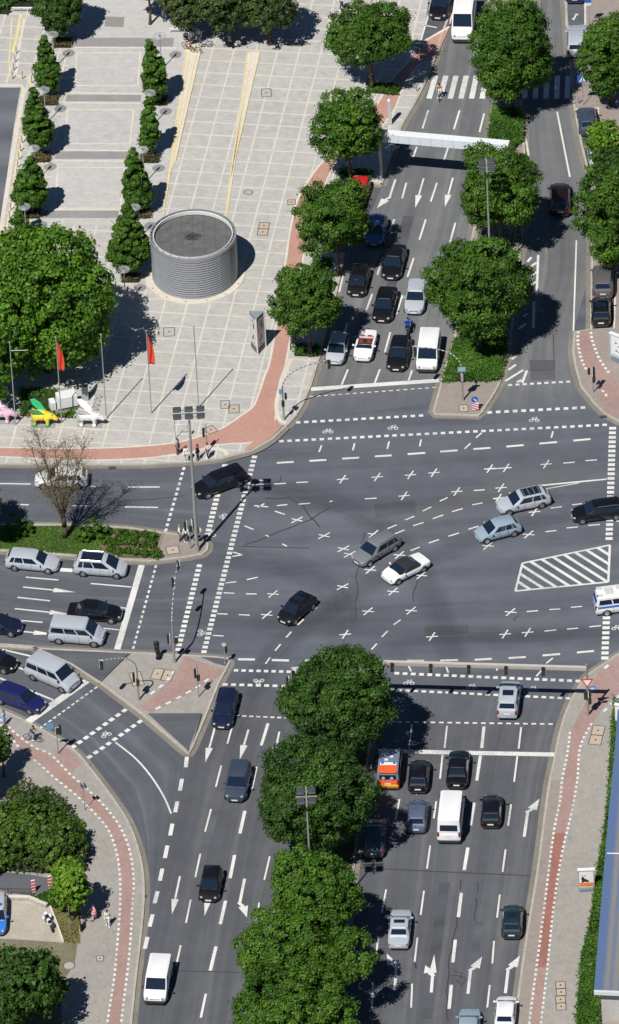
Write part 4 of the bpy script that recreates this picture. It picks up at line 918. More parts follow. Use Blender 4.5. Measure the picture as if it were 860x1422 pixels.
# blue-roofed hall at the right edge
hz_ = 3.7; s = NT('blue_sheet_roof'); A_p, B_p = G(846,1122,hz_), G(825,1375,hz_); ang2 = math.atan2((A_p-B_p).y, (A_p-B_p).x)
vr = s.new('ShaderNodeVectorRotate', rotation_type='Z_AXIS'); s.l.new(s.tc.outputs['Object'], vr.inputs['Vector']); bo_ = G(850,1377,0); vr.inputs['Center'].default_value = (B_p.x-bo_.x, B_p.y-bo_.y, 0); vr.inputs['Angle'].default_value = -ang2+math.pi/2
sx = s.new('ShaderNodeSeparateXYZ'); s.l.new(vr.outputs[0], sx.inputs[0]); dx_ = s.math('SUBTRACT', sx.outputs[0], B_p.x-bo_.x)
wav = s.math('ADD', s.math('MULTIPLY', s.math('SINE', s.math('MULTIPLY', dx_, 2*math.pi/.78)), .5), .5)
nz = s.noise(s.mapping(vr.outputs[0], 0, (3, .35, 1)), 1.6, 4, .7)
f = s.math('MULTIPLY', s.math('MINIMUM', s.math('MULTIPLY', s.math('MAXIMUM', s.math('SUBTRACT', dx_, .35), 0), 1.4), 1.0), s.math('ADD', s.math('MULTIPLY', wav, .55), s.math('MULTIPLY', nz, .75)))
s.l.new(s.ramp(f, [(.1, (.11,.17,.31)), (.42, (.17,.20,.27)), (.8, (.25,.235,.22))]), s.b.inputs['Base Color']); s.b.inputs['Roughness'].default_value = .45; s.b.inputs['Metallic'].default_value = .1
o = thing('hall', G(850,1377,0), 'low hall with a blue weathered corrugated roof at the right edge', 'building')
b0 = o.location.copy()
P = [p-b0 for p in gp([(858,985),(853,1050),(846,1122),(836,1240),(825,1375),(960,1381),(1010,1383),(1010,985)], hz_)]
q = MB(); q.prism(P, hz_-.22-b0.z, hz_-b0.z); q.build('roof', s.m, o)
q = MB(); E = [p-b0 for p in gp([(825,1375),(1010,1383)], hz_)]; strip(q, [e+Vector((0,-.12,0)) for e in E], .26, hz_+.03-b0.z, hz_-.3-b0.z); q.build('eave_gutter', mat('pale_gutter', (.62,.64,.66), .4), o)
q = MB(); Wl = [p-b0 for p in gp([(860,1000),(852,1125),(834.5,1371),(1010,1378),(1010,1000)], hz_)]; q.prism(Wl, 0, hz_-.23); q.build('wall', speckle('hall_wall', (.42,.40,.37), (.52,.50,.46), 3), o)
q = MB(); strip(q, [p-b0 for p in gp([(843,1185),(1010,1187)], hz_)], .12, hz_+.02-b0.z, hz_-.05); q.build('roof_flashing', whitem, o)
P0 = sheet('hall_forecourt', [(834,1386),(1010,1390),(1010,1500),(834,1500)], pave_r, PT+.004)
# ================================================================== VEHICLES
glass = mat('car_glass', (.010,.018,.035), .03, 0, .0, var=.05, spec=.8)
rubber = mat('tyre_rubber', (.018,.018,.019), .8)
alloy = mat('alloy_rim', (.50,.51,.53), .3, .8)
lampw = mat('headlamp_glass', (.36,.39,.43), .08, .2, .5, var=.05)
lampr = mat('tail_lamp_red', (.26,.012,.012), .15, 0, .6)
plate = mat('number_plate', (.74,.74,.72), .4, var=.02)
trim = mat('dark_bumper_plastic', (.035,.036,.038), .55)
def paint(name, c, metal=.3, rough=.5): return mat('paint_'+name, c, .5, metal*.4, 1.0, var=.02, scale=1, spec=.25)
KIND = { # L, W, H, cowl, windscreen top, roof rear, rear base, belt h, nose h, tail h
 'hatchback': (4.05,1.74,1.48,.235,.42,.84,.975,.93,.66,.90), 'saloon': (4.75,1.84,1.44,.275,.43,.70,.845,.93,.66,.88), 'estate': (4.75,1.82,1.50,.265,.42,.885,.985,.93,.66,.92),
 'suv': (4.6,1.88,1.68,.245,.40,.88,.98,1.05,.78,1.02), 'mpv': (4.7,1.84,1.68,.19,.39,.90,.985,.98,.70,.96), 'van': (4.85,1.94,1.95,.155,.315,.945,.99,1.18,.80,1.10),
 'big_van': (5.9,2.02,2.55,.155,.275,.965,.995,1.38,.95,1.30), 'roadster': (4.4,1.92,1.24,.26,.40,.62,.80,.86,.60,.86), 'open': (4.1,1.76,1.05,.30,.40,.62,.66,.90,.64,.88), 'long_estate': (5.05,1.85,1.54,.25,.37,.93,.99,.97,.72,.96)}
def interp(x, pts):
    for i in range(len(pts)-1):
        if x <= pts[i+1][0]: t = (x-pts[i][0])/(pts[i+1][0]-pts[i][0]+1e-9); t = min(max(t, 0), 1); return pts[i][1]+(pts[i+1][1]-pts[i][1])*t
    return pts[-1][1]
def car(kind, loc, rz, label, cat, pm, group=None, name='car', roofm=None, glass_sides=True, dark_bumper=False, opts=()):
    L, Wd, Hh, cw, wt, rr, rb, belt, nose, tail = KIND[kind]
    o = thing(name, loc, label, cat, group, rz); hw = Wd/2; X = lambda f: L/2-f*L
    zb = .20
    topz = [(0, nose-.16), (.012, nose-.04), (.05, nose+.03), (cw*.6, nose+(belt-nose)*.62), (cw, belt-.02), (.5, belt+.01), (rb, tail+.02), (.985, tail-.04), (1.0, tail-.16)]
    def wf(f):
        bx = kind in ('van', 'big_van'); a = min(f/(.13 if bx else .19), 1); b_ = min((1-f)/(.05 if bx else .12), 1); fa, fb = (.76, .93) if bx else (.60, .76)
        return hw*min(fa+(1-fa)*math.sqrt(max(0, 1-(1-a)**2)), fb+(1-fb)*math.sqrt(max(0, 1-(1-b_)**2)))
    fs_ = sorted(set([0, .012, .03, .055, .085, .12, .155, .19, cw, .33, .42, .52, .62, .72, .80, rb-.02, rb, .955, .985, 1.0])); fs_ = [f for i, f in enumerate(fs_) if i == 0 or f-fs_[i-1] > .009]
    if fs_[-1] < 1: fs_[-1] = 1.0
    vs = []; n = 13
    for f in fs_:
        w_ = wf(f); t_ = interp(f, topz); e = 1 if 0 < f < 1 else .93; x = X(f); zl = zb+(.08 if f in (0, 1.0) else 0)
        half = [(0, zl), (.86*w_*e, zl), (.955*w_*e, zl+.10), (w_*e, zl+(t_-zl)*.42), (.985*w_*e, t_-.10), (.93*w_*e, t_-.025), (.62*w_*e, t_+.012)]
        ring = half+[(0, t_+.03)]+[(-y, z) for y, z in half[:0:-1]]
        vs += [(x, y, z) for y, z in ring]
    n = len(ring); m_ = MB(); q = len(fs_)
    fcs = [(i*n+j, i*n+(j+1) % n, (i+1)*n+(j+1) % n, (i+1)*n+j) for i in range(q-1) for j in range(n)]
    fcs += [tuple(range(n-1, -1, -1)), tuple((q-1)*n+j for j in range(n))]
    m_.add(vs, fcs); body = m_.build('body', pm, o, 2)
    # cabin
    ins = .90 if kind in ('van', 'big_van') else .80
    bw0, rw0 = hw*.955, hw*ins
    zr = Hh-.05; c_ = .10
    def loop(xf, xr, w_, z, cut): return [(xf, -w_*.80, z), (xf-cut, -w_, z), (xr+cut*.7, -w_, z), (xr, -w_*.82, z), (xr, w_*.82, z), (xr+cut*.7, w_, z), (xf-cut, w_, z), (xf, w_*.80, z)]
    open_ = 'open' in opts
    kc = 1 if kind not in ('van', 'big_van') else .35
    lo = loop(X(cw)+.12*kc, X(rb)+.0, bw0, belt-.03, .36*kc+.04); hi = loop(X(wt)+.05*kc, X(rr)-.04*kc, rw0, zr, .24*kc+.03)
    cb = MB()
    if not open_:
        cb.add(lo+hi, [(i, (i+1) % 8, 8+(i+1) % 8, 8+i) for i in range(8)]+[tuple(range(8, 16))])
        ri = [(x*.93+.07*(X(wt)+X(rr))/2, y*.8, Hh) for x, y, z in hi]; cb.add(hi+ri, [(i, (i+1) % 8, 8+(i+1) % 8, 8+i) for i in range(8)]+[tuple(range(8, 16))])
        k_ = cb.build('cabin', pm if not roofm else roofm, body, 2)
    def quad(a, b, c, d, u0_, u1_, v0_, v1_, off, nm, m2=glass, par=o):
        a, b, c, d = map(Vector, (a, b, c, d))          # a,b lower ; d,c upper
        P_ = lambda u, v: (a.lerp(b, u)).lerp(d.lerp(c, u), v)
        nn = (b-a).cross(d-a).normalized()
        pts = [P_(u0_, v0_), P_(u1_, v0_), P_(u1_, v1_), P_(u0_, v1_)]
        cen = Vector((0, 0, .9))
        if (pts[0]-cen).dot(nn) < 0: nn = -nn
        mm = MB(); mm.add([p+nn*off for p in pts]+[p-nn*.01 for p in pts], [(0,1,2,3),(7,6,5,4),(0,4,5,1),(1,5,6,2),(2,6,7,3),(3,7,4,0)]); return mm.build(nm, m2, par)
    quad(lo[7], lo[0], hi[0], hi[7], -.06, 1.06, .05 if not open_ else .1, .93, .014, 'windscreen')
    if not open_:
        quad(lo[3], lo[4], hi[4], hi[3], .02, .98, .30 if kind not in ('van', 'big_van') else .12, .88 if kind not in ('van','big_van') else .62, .014, 'rear_window') if 'no_rear' not in opts else None
        for s_, (a, b) in enumerate(((1, 2), (6, 5))):
            cuts = {'van': [(.02,.30),(.34,.62),(.65,.97)], 'big_van': [(.02,.20)], 'long_estate': [(.03,.36),(.39,.62),(.65,.98)], 'roadster': [(.06,.62)]}.get(kind, [(.04,.47),(.505,.80),(.83,.965)] if kind in ('estate','suv','mpv','hatchback') else [(.04,.50),(.54,.93)])
            if 'panel' in opts: cuts = cuts[:1]
            v0_, v1_ = (.10, .90) if kind not in ('van', 'big_van') else (.12, .76 if kind == 'van' else .52)
            for c0, c1 in cuts: quad(lo[a], lo[b], hi[b], hi[a], c0, c1, v0_, v1_, .012, 'side_window')
    for s_ in (-1, 1):
        q_ = MB(); q_.ball((L/2-.21 if kind not in ('van','big_van') else L/2-.13, s_*hw*.66, nose-.05), (.22, .15, .07), 10, 6); q_.build('headlight', lampw, o, True)
        q_ = MB()
        if kind in ('van', 'big_van', 'mpv', 'suv', 'estate', 'long_estate'): q_.box((-L/2+(.12 if kind not in ('van','big_van') else .06), s_*hw*(.80 if kind not in ('van','big_van') else .88), tail-.16), (.22, .17, .34))
        else: q_.box((-L/2+.12, s_*hw*.70, tail-.20), (.20, .30, .16))
        q_.build('tail_light', lampr, o, bevel=.03)
        q_ = MB(); q_.box((X(cw)-.22, s_*(hw+.09), belt+.06), (.14, .20, .14)); q_.box((X(cw)-.2, s_*(hw-.02), belt+.02), (.07, .14, .05)); q_.build('mirror', pm if kind not in ('van','big_van') else trim, o, bevel=.03)
        wr = .32 if kind not in ('van','big_van','suv') else .345
        for xw in (X(.17 if kind not in ('van','big_van') else .155), X(.80 if kind != 'big_van' else .775)):
            ar = MB(); ar.cyl((xw, s_*(hw*.985-.10), wr), (xw, s_*(hw*.985+.006), wr), wr+.065, wr+.065, 18); ar.build('wheel_arch', black, o)
            q_ = MB(); q_.cyl((xw, s_*(hw-.20), wr), (xw, s_*(hw+.012), wr), wr, wr, 18); q_.cyl((xw, s_*(hw+.012), wr), (xw, s_*(hw+.026), wr), wr, wr*.93, 18); ty = q_.build('wheel', rubber, o, 2)
            q_ = MB(); q_.cyl((xw, s_*(hw+.018), wr), (xw, s_*(hw+.034), wr), wr*.66, wr*.60, 14); q_.build('rim', alloy, ty)
    q_ = MB(); q_.box((L/2-.045, 0, nose-.13), (.07, hw*.85, .12)); q_.build('grille', trim, o)
    q_ = MB(); q_.box((L/2+.005, 0, .40), (.03, .52, .12)); q_.build('number_plate', plate, o)
    q_ = MB(); q_.box((-L/2-.008, 0, tail-.28), (.03, .52, .12)); q_.build('number_plate', plate, o)
    q_ = MB(); q_.box((L/2-.12, 0, .27), (.24, Wd*.62, .14)); q_.build('front_bumper', trim, o, bevel=.03)
    q_ = MB(); q_.box((-L/2+.10, 0, .29), (.22, Wd*.74, .16)); q_.build('rear_bumper', trim, o, bevel=.03)
    if dark_bumper:
        q_ = MB(); q_.box((L/2-.12, 0, .42), (.34, Wd*.86, .36)); q_.build('dark_front_bumper', trim, o, bevel=.08)
        q_ = MB(); q_.box((-L/2+.10, 0, .40), (.28, Wd*.94, .30)); q_.build('dark_rear_bumper', trim, o, bevel=.06)
        q_ = MB()
        for s_ in (-1, 1): q_.box((-.1, s_*(hw+.004), .62), (L*.46, .02, .08))
        q_.build('side_strip', trim, o)
    if 'sunroof' in opts: q_ = MB(); q_.box((X((wt+rr)/2)+.15, 0, Hh+.004), ((rr-wt)*L*.34, hw*1.0, .012)); q_.build('sunroof', glass, o)
    if 'panorama' in opts: q_ = MB(); q_.box((X((wt+rr)/2), 0, Hh+.004), ((rr-wt)*L*.78, hw*1.22, .012)); q_.build('sunroof', glass, o)
    if 'rails' in opts:
        for s_ in (-1, 1): q_ = MB(); q_.tube([(X(wt)-.2, s_*rw0*.93, Hh-.02), (X(wt)-.35, s_*rw0*.93, Hh+.05), (X(rr)+.25, s_*rw0*.93, Hh+.05), (X(rr)+.1, s_*rw0*.93, Hh-.02)], .025, 6); q_.build('roof_rail', alloy, o)
    if 'crossbars' in opts:
        for f in (.5, .6, .7, .8): q_ = MB(); q_.box((X(f), 0, Hh+.02), (.09, Wd*.72, .04)); q_.build('roof_bar', alloy, o)
    if kind in ('hatchback','estate','saloon','suv','mpv','van','long_estate'):
        q_ = MB()
        for s_ in (-1, 1):
            for f in ((.30,.475,.665) if kind != 'van' else (.24,.42,.68)): q_.box((X(f), s_*(hw*.993+.001), .62), (.018, .012, .62))
        q_.build('door_gaps', black, o)
        q_ = MB()
        for s_ in (-1, 1):
            for f in (.44, .63): q_.box((X(f), s_*(hw+.006), belt-.14), (.17, .03, .035))
        q_.build('door_handles', pm, o)
    if open_:
        q_ = MB(); q_.box((X(.55), 0, belt+.012), (L*.27, Wd*.74, .07)); q_.build('cockpit', mat('dark_cockpit', (.03,.012,.012), .8), o, bevel=.05)
        for x, y in ((.50,.36),(.50,-.36),(.62,.34),(.62,-.34)):
            q_ = MB(); q_.box((X(x)-.02, y, belt+.02), (.38, .40, .10)); q_.box((X(x)-.26, y, belt+.12), (.10, .38, .30), ry=-.15); q_.build('seat', mat('red_leather', (.26,.025,.03), .6), o, bevel=.05)
        q_ = MB(); q_.box((X(.68), 0, belt+.06), (.42, Wd*.72, .14)); q_.build('folded_hood', mat('hood_cloth', (.50,.48,.45), .9), o, bevel=.06)
    return o
def place(kind, bbox, dv, label, cat, pm, **k):
    """stand the vehicle where its outline fills bbox (pixels) and its nose points along dv (pixels)"""
    L, Wd, Hh = KIND[kind][:3]; cx, cy = (bbox[0]+bbox[2])/2, (bbox[1]+bbox[3])/2; z0 = k.pop('z0', 0.015); p = (cx, cy+6)
    for _ in range(6):
        c = G(*p); e = G(p[0]+dv[0]*.3, p[1]+dv[1]*.3); rz = math.atan2(e.y-c.y, e.x-c.x); ca, sa = math.cos(rz), math.sin(rz)
        xs, ys = [], []
        for fx, fy, fz in [(a, b, h) for a in (-.5, .5) for b in (-.46, .46) for h in (.2, .55)]+[(a, b, 1.0) for a in (-.30, .22) for b in (-.42, .42)]:
            v = Vector((c.x+ca*fx*L-sa*fy*Wd, c.y+sa*fx*L+ca*fy*Wd, fz*Hh if fz == 1 else fz*1.0)); q = proj(v); xs.append(q[0]); ys.append(q[1])
        p = (p[0]+cx-(min(xs)+max(xs))/2, p[1]+cy-(min(ys)+max(ys))/2)
    c = G(*p); return car(kind, (c.x, c.y, z0), rz, label, cat, pm, **k)
blk = paint('black', (.0045,.0045,.006), 0); dblue = paint('dark_blue', (.008,.014,.040)); navy = paint('navy', (.012,.016,.10)); silver = paint('silver', (.45,.48,.52), .25, .25); whitep = paint('white', (.80,.80,.79), 0, .3)
greyp = paint('grey', (.20,.21,.22), .5); lblue = paint('light_blue', (.32,.41,.48), .5); bluem = paint('mid_blue', (.07,.13,.30), .4); dteal = paint('dark_teal', (.012,.03,.035), .3); greyblue = paint('grey_blue', (.10,.13,.20), .4); bronze = paint('grey_brown', (.12,.115,.12), .4)
redp = paint('red', (.55,.015,.015), 0); orangep = paint('orange', (.80,.13,.03), 0); dred = paint('dark_red', (.014,.005,.006), .3); dslate = paint('slate', (.05,.065,.10), .4); policeb = paint('signal_blue', (.03,.20,.62), .1)
WQ = 'cars waiting at the upper stop line'; PK = 'cars parked along the right edge'
place('saloon', (596,-24,629,36), (-.24,1), 'black car parked in the bay at the top left of the white delivery van', 'car', blk, z0=PT+.02)
place('big_van', (627,-16,662,67), (-.13,1), 'white high-roof delivery van driving down towards the zebra crossing', 'van', whitep, name='van', dark_bumper=True)
place('saloon', (786,-44,812,13), (.03,-1), 'dark blue car parked at the top edge above the bay symbol', 'car', navy, z0=PT+.02, group=PK)
place('estate', (787,38,815,82), (.03,-1), 'silver estate parked half under the tree at the upper right', 'car', silver, z0=PT+.02, group=PK)
place('hatchback', (802,150,830,190), (-.12,-1), 'slate grey car parked below the blue pedestrian crossing sign', 'car', dslate, z0=PT+.02, group=PK)
place('hatchback', (817,201,842,236), (-.15,-1), 'pale car almost hidden under the light green tree at the right edge', 'car', silver, z0=PT+.02, group=PK)
place('suv', (763,255,793,300), (-.02,-1), 'very dark car driving away in the shade of the median tree', 'car', dred)
place('suv', (823,374,852,412), (0,-1), 'grey brown car, upper of the two parked beside the junction corner', 'car', bronze, z0=PT+.02, group=PK)
place('hatchback', (819,412,851,457), (0,-1), 'glossy black hatchback, lower of the two parked beside the junction corner', 'car', blk, z0=PT+.02, group=PK, opts=('sunroof',))
place('saloon', (562,391,594,434), (-.17,1), 'silver saloon waiting behind the motorcyclist', 'car', silver, group=WQ)
place('van', (577,457,614,521), (-.14,1), 'white van at the upper stop line beside the grassy island', 'van', whitep, name='van', group=WQ, dark_bumper=True, opts=('panel',))
place('hatchback', (505,301,541,339), (-.22,1), 'blue car coming out from under the street tree', 'car', bluem, group=WQ)
place('saloon', (527,337,568,392), (-.25,1), 'long black saloon between the blue car and the black limousine', 'car', blk, group=WQ)
place('hatchback', (481,368,516,412), (-.25,1), 'small black hatchback in the left lane in the tree shade', 'car', blk, group=WQ)
place('saloon', (515,396,555,451), (-.25,1), 'black limousine directly behind the white convertible', 'car', blk, group=WQ)
place('open', (488,456,527,508), (-.25,1), 'white convertible with open roof and red seats at the upper stop line', 'convertible', whitep, group=WQ, opts=('open',))
place('saloon', (535,464,574,518), (-.22,1), 'black saloon first in line beside the white van', 'car', blk, group=WQ)
place('hatchback', (450,462,488,507), (-.27,1), 'silver car first in the left lane, its rear in the tree shade', 'car', silver, group=WQ)
place('hatchback', (480,247,517,288), (-.3,1), 'bright red car parked in the bay under the tree', 'car', redp, z0=.02)
place('estate', (59,648,112,675), (-1,0.02), 'white estate driving left behind the bare tree', 'car', whitep)
LQ = 'cars waiting at the left stop lines'
place('estate', (10,760,81,795), (1,.1), 'silver estate following the silver people carrier beside the grass', 'car', silver, group=LQ)
place('mpv', (102,764,178,803), (1,.07), 'silver people carrier with a dark panorama roof beside the shrub bed', 'car', silver, group=LQ, opts=('panorama','rails'))
place('saloon', (94,831,170,864), (1,.06), 'black saloon waiting between two silver vehicles', 'car', blk, group=LQ)
place('saloon', (-43,850,31,880), (1,.1), 'dark blue car cut by the left edge in the lower through lane', 'car', dblue, group=LQ)
place('van', (68,854,147,897), (1,.09), 'silver passenger van with dark side windows below the black saloon', 'van', silver, name='van', group=LQ)
place('estate', (-48,896,23,933), (1,.22), 'black car cut by the left edge behind the silver van in the turning lane', 'car', blk, group=LQ)
place('van', (35,908,112,962), (1,.43), 'silver van standing on the stop line of the right-turn lane', 'van', silver, name='van', group=LQ)
place('estate', (-3,948,58,991), (1,.36), 'royal blue estate beside the kerb with the cyclist', 'car', navy, group=LQ)
JG = 'cars driving across the junction'
place('long_estate', (268,647,342,692), (-1,.38), 'long black estate turning left past the pedestrians', 'car', blk, group=JG)
place('estate', (489,740,556,786), (-1,.6), 'dark grey estate in the middle of the junction', 'car', greyp, group=JG, opts=('rails',))
place('roadster', (531,769,595,812), (-1,.5), 'white sports car with a black soft top in the middle of the junction', 'sports car', whitep, group=JG, roofm=mat('black_soft_top', (.02,.02,.022), .85))
place('hatchback', (386,822,439,869), (-.85,.72), 'black hatchback turning down alone in the lower middle of the junction', 'car', blk, group=JG, opts=('sunroof',))
place('estate', (690,674,764,715), (-1,.22), 'silver estate with roof bars coming from the right', 'car', silver, group=JG, opts=('panorama','crossbars'))
place('hatchback', (661,715,722,754), (-1,.27), 'light blue hatchback in front of the silver estate', 'car', lblue, group=JG)
place('estate', (795,691,868,725), (-1,.12), 'black car entering from the right edge', 'car', blk, group=JG, opts=('rails',))
SW_ = 'cars driving away down the left carriageway'
place('estate', (292,961,334,1010), (-.24,1), 'dark blue estate just past the crossing on the left carriageway', 'car', dblue, group=SW_)
place('suv', (309,1054,353,1118), (-.22,1), 'dark blue off-road car, second on the left carriageway', 'car', dslate, group=SW_)
place('hatchback', (273,1198,314,1258), (-.2,1), 'black hatchback on the left carriageway above the white van', 'car', blk, group=SW_)
place('van', (198,1325,242,1401), (-.2,1), 'white van at the bottom of the left carriageway', 'van', whitep, name='van', group=SW_, dark_bumper=True, opts=('panel',))
SQ = 'cars on the right carriageway below the junction'
place('hatchback', (565,1057,600,1101), (.1,-1), 'black hatchback next to the orange ambulance', 'car', blk, group=SQ)
place('saloon', (618,1045,655,1094), (.1,-1), 'black coupe first at the lower stop line', 'car', blk, group=SQ)
place('big_van', (606,1098,648,1171), (.11,-1), 'white high-roof van behind the black coupe', 'van', whitep, name='van', group=SQ, opts=('panel',), dark_bumper=True)
place('hatchback', (564,1112,596,1157), (.1,-1), 'small blue grey hatchback behind the black hatchback', 'car', greyblue, group=SQ)
place('hatchback', (666,1103,700,1152), (.08,-1), 'black open-topped car right of the white high-roof van', 'car', blk, group=SQ)
place('suv', (687,949,727,997), (.12,-1), 'silver off-road car with a sunroof passing under the gantry', 'car', silver, group=SQ, opts=('sunroof',))
place('saloon', (538,1263,573,1320), (.09,-1), 'silver saloon driving up beside the median trees', 'car', silver, group=SQ, opts=('sunroof',))
place('hatchback', (694,1256,730,1306), (.07,-1), 'dark teal hatchback in the right lane', 'car', dteal, group=SQ, opts=('sunroof',))
place('hatchback', (686,1383,719,1434), (.09,-1), 'white car cut by the bottom edge in the right lane', 'car', whitep, group=SQ)
place('saloon', (634,1402,668,1458), (.09,-1), 'grey blue car cut by the bottom edge beside the white one', 'car', lblue, group=SQ)
place('estate', (503,1138,540,1192), (.1,-1), 'dark car hidden in the tree shade below the ambulance', 'car', dslate, group=SQ)
o = place('estate', (-28,1240,18,1306), (-.03,1), 'silver and blue police car parked at the left edge of the sandy yard', 'police car', policeb, z0=PT+.02, name='police_car', roofm=silver)
q = MB(); q.box((-.1,0,1.56), (.28,1.05,.12)); q.build('light_bar', mat('blue_beacon', (.02,.12,.6), .2), o, bevel=.03)
# ambulance (orange rear, dark windows) and the police-style van at the right edge
o = place('van', (522,1036,561,1099), (.1,-1), 'orange ambulance standing beside the median tree', 'ambulance', orangep, name='ambulance', roofm=mat('ambulance_roof', (.20,.26,.34), .25, .2, 1))
q = MB(); q.box((-1.1,0,1.93), (.35,1.4,.10)); q.build('rear_light_panel', whitep, o, bevel=.03)
q = MB(); q.box((-1.80,.0,1.905), (1.0,1.56,.11)); q.build('rear_orange_band', orangep, o, bevel=.03)
for s_ in (-1, 1): q = MB(); q.cyl((-2.43,s_*.36,1.42), (-2.47,s_*.36,1.42), .15, .15, 14); q.build('rear_emblem', mat('pink_emblem', (.75,.35,.35), .5), o)
for y in (-.5, .5): q = MB(); q.box((-1.1,y,2.02), (.18,.22,.12)); q.build('beacon', mat('blue_beacon', (.02,.12,.6), .2), o, bevel=.03)
q = MB()
for i in range(3): q.box((.3-.45*i,.2*(-1)**i,1.985), (.22,.3,.05))
q.build('roof_fittings', whitep, o); q = MB(); q.box((-2.44,0,.62), (.05,1.7,.16)); q.build('yellow_band', mat('yellow_reflective', (.75,.55,.05), .5), o)
o = place('van', (825,808,902,856), (1,-.13), 'white emergency van with a blue stripe leaving at the right edge', 'van', whitep, name='emergency_van')
stb = mat('blue_stripe', (.03,.16,.62), .4); q = MB()
for s_ in (-1, 1): q.box((-.1,s_*.985,1.02), (4.3,.02,.20))
q.box((-2.43,0,1.02), (.04,1.72,.20)); q.build('blue_stripe', stb, o)
for x, y, d in ((-1.9,.5,(.35,.25,.12)),(-1.9,-.5,(.35,.25,.12)),(-1.1,0,(.7,.9,.10)),(-.2,.3,(.4,.4,.14)),(.5,0,(.3,1.2,.12))): q = MB(); q.box((x,y,2.0), d); q.build('roof_fitting', mat('roof_box_grey', (.55,.55,.52), .6), o, bevel=.02)
for y in (-.55, .55): q = MB(); q.cyl((-2.2,y,1.98), (-2.2,y,2.12), .07, .06, 10); q.build('beacon', mat('blue_beacon', (.02,.12,.6), .2), o)

# ================================================================== TWO-WHEELERS AND PEOPLE
chrome = mat('chrome', (.6,.6,.6), .15, .9)
def motorcycle(px, dv, label, pm, z0=.015, lean=0):
    c = G(*px); e = G(px[0]+dv[0], px[1]+dv[1]); o = thing('motorcycle', (c.x, c.y, z0), label, 'motorcycle', None, math.atan2(e.y-c.y, e.x-c.x)); o.rotation_euler.x = lean
    for x in (-.72, .74):
        q = MB(); q.ring((x, 0, .31), .25, .07, 18, 'Y', 6); wq = q.build('wheel', rubber, o, True); q = MB(); q.cyl((x,-.03,.31), (x,.03,.31), .15, .15, 12); q.build('rim', alloy, wq)
    q = MB(); q.ball((.22,0,.80), (.36,.20,.20)); q.ball((.55,0,.88), (.24,.24,.26)); q.ball((.1,0,.48), (.42,.17,.24)); q.build('fairing', pm, o, True)
    q = MB(); q.ball((-.35,0,.80), (.46,.17,.09)); q.build('seat', black, o, True); q = MB(); q.ball((-.78,0,.86), (.20,.20,.14)); q.build('tail_box', pm, o, True)
    for s_ in (-1, 1): q = MB(); q.ball((-.62,s_*.30,.62), (.26,.12,.18)); q.build('pannier', pm, o, True)
    q = MB(); q.tube([(.48,-.36,1.0),(.56,-.12,1.06),(.56,.12,1.06),(.48,.36,1.0)], .022, 6); q.build('handlebar', chrome, o); q = MB(); q.tube([(.74,.08,.31),(.52,.08,1.0)], .03, 6); q.tube([(.74,-.08,.31),(.52,-.08,1.0)], .03, 6); q.build('fork', chrome, o)
    q = MB(); q.box((.70,0,1.1), (.03,.30,.26), ry=-.6); q.build('windshield', glass, o); q = MB(); q.tube([(-.1,-.15,.3),(-.75,-.2,.36)], .045, 7); q.build('exhaust', chrome, o); return o
def bicycle(px, dv, label, col_=(.02,.02,.022), z0=PT, cat='bicycle', group=None):
    c = G(*px, z0); e = G(px[0]+dv[0], px[1]+dv[1], z0); o = thing('bicycle', (c.x, c.y, z0+.01), label, cat, group, math.atan2(e.y-c.y, e.x-c.x)); fm = mat('bike_frame_%d' % int(col_[0]*99+col_[2]*9), col_, .35)
    for x in (-.52, .52):
        q = MB(); q.ring((x,0,.34), .32, .028, 20, 'Y', 5); wq = q.build('wheel', rubber, o, True); q = MB()
        for k in range(8): q.cyl((x,0,.34), (x+.3*math.cos(k*.785),0,.34+.3*math.sin(k*.785)), .005, .005, 3)
        q.build('spokes', chrome, wq)
    q = MB(); A_, B_, C_, D_, E_ = (-.52,0,.34), (-.08,0,.30), (-.18,0,.80), (.36,0,.82), (.52,0,.34)
    for a, b in ((A_,B_),(A_,C_),(B_,C_),(C_,D_),(B_,D_),(D_,E_)): q.cyl(a, b, .022, .022, 6)
    q.build('frame', fm, o); q = MB(); q.ball((-.2,0,.90), (.14,.08,.04)); q.cyl((-.18,0,.8), (-.2,0,.9), .015, .015, 5); q.build('saddle', black, o, True); q = MB(); q.tube([(.28,-.27,1.0),(.36,0,1.02),(.28,.27,1.0)], .016, 6); q.cyl((.36,0,.82), (.36,0,1.02), .016, .016, 5); q.build('handlebar', chrome, o)
    q = MB(); q.cyl((-.08,-.05,.30), (-.08,.05,.30), .09, .09, 10); q.box((-.08,.12,.2), (.09,.08,.03)); q.box((-.08,-.12,.4), (.09,.08,.03)); q.build('pedals', chrome, o); return o
skin = mat('skin', (.50,.32,.22), .55, var=.04); skin_d = mat('skin_tan', (.36,.21,.14), .55, var=.04)
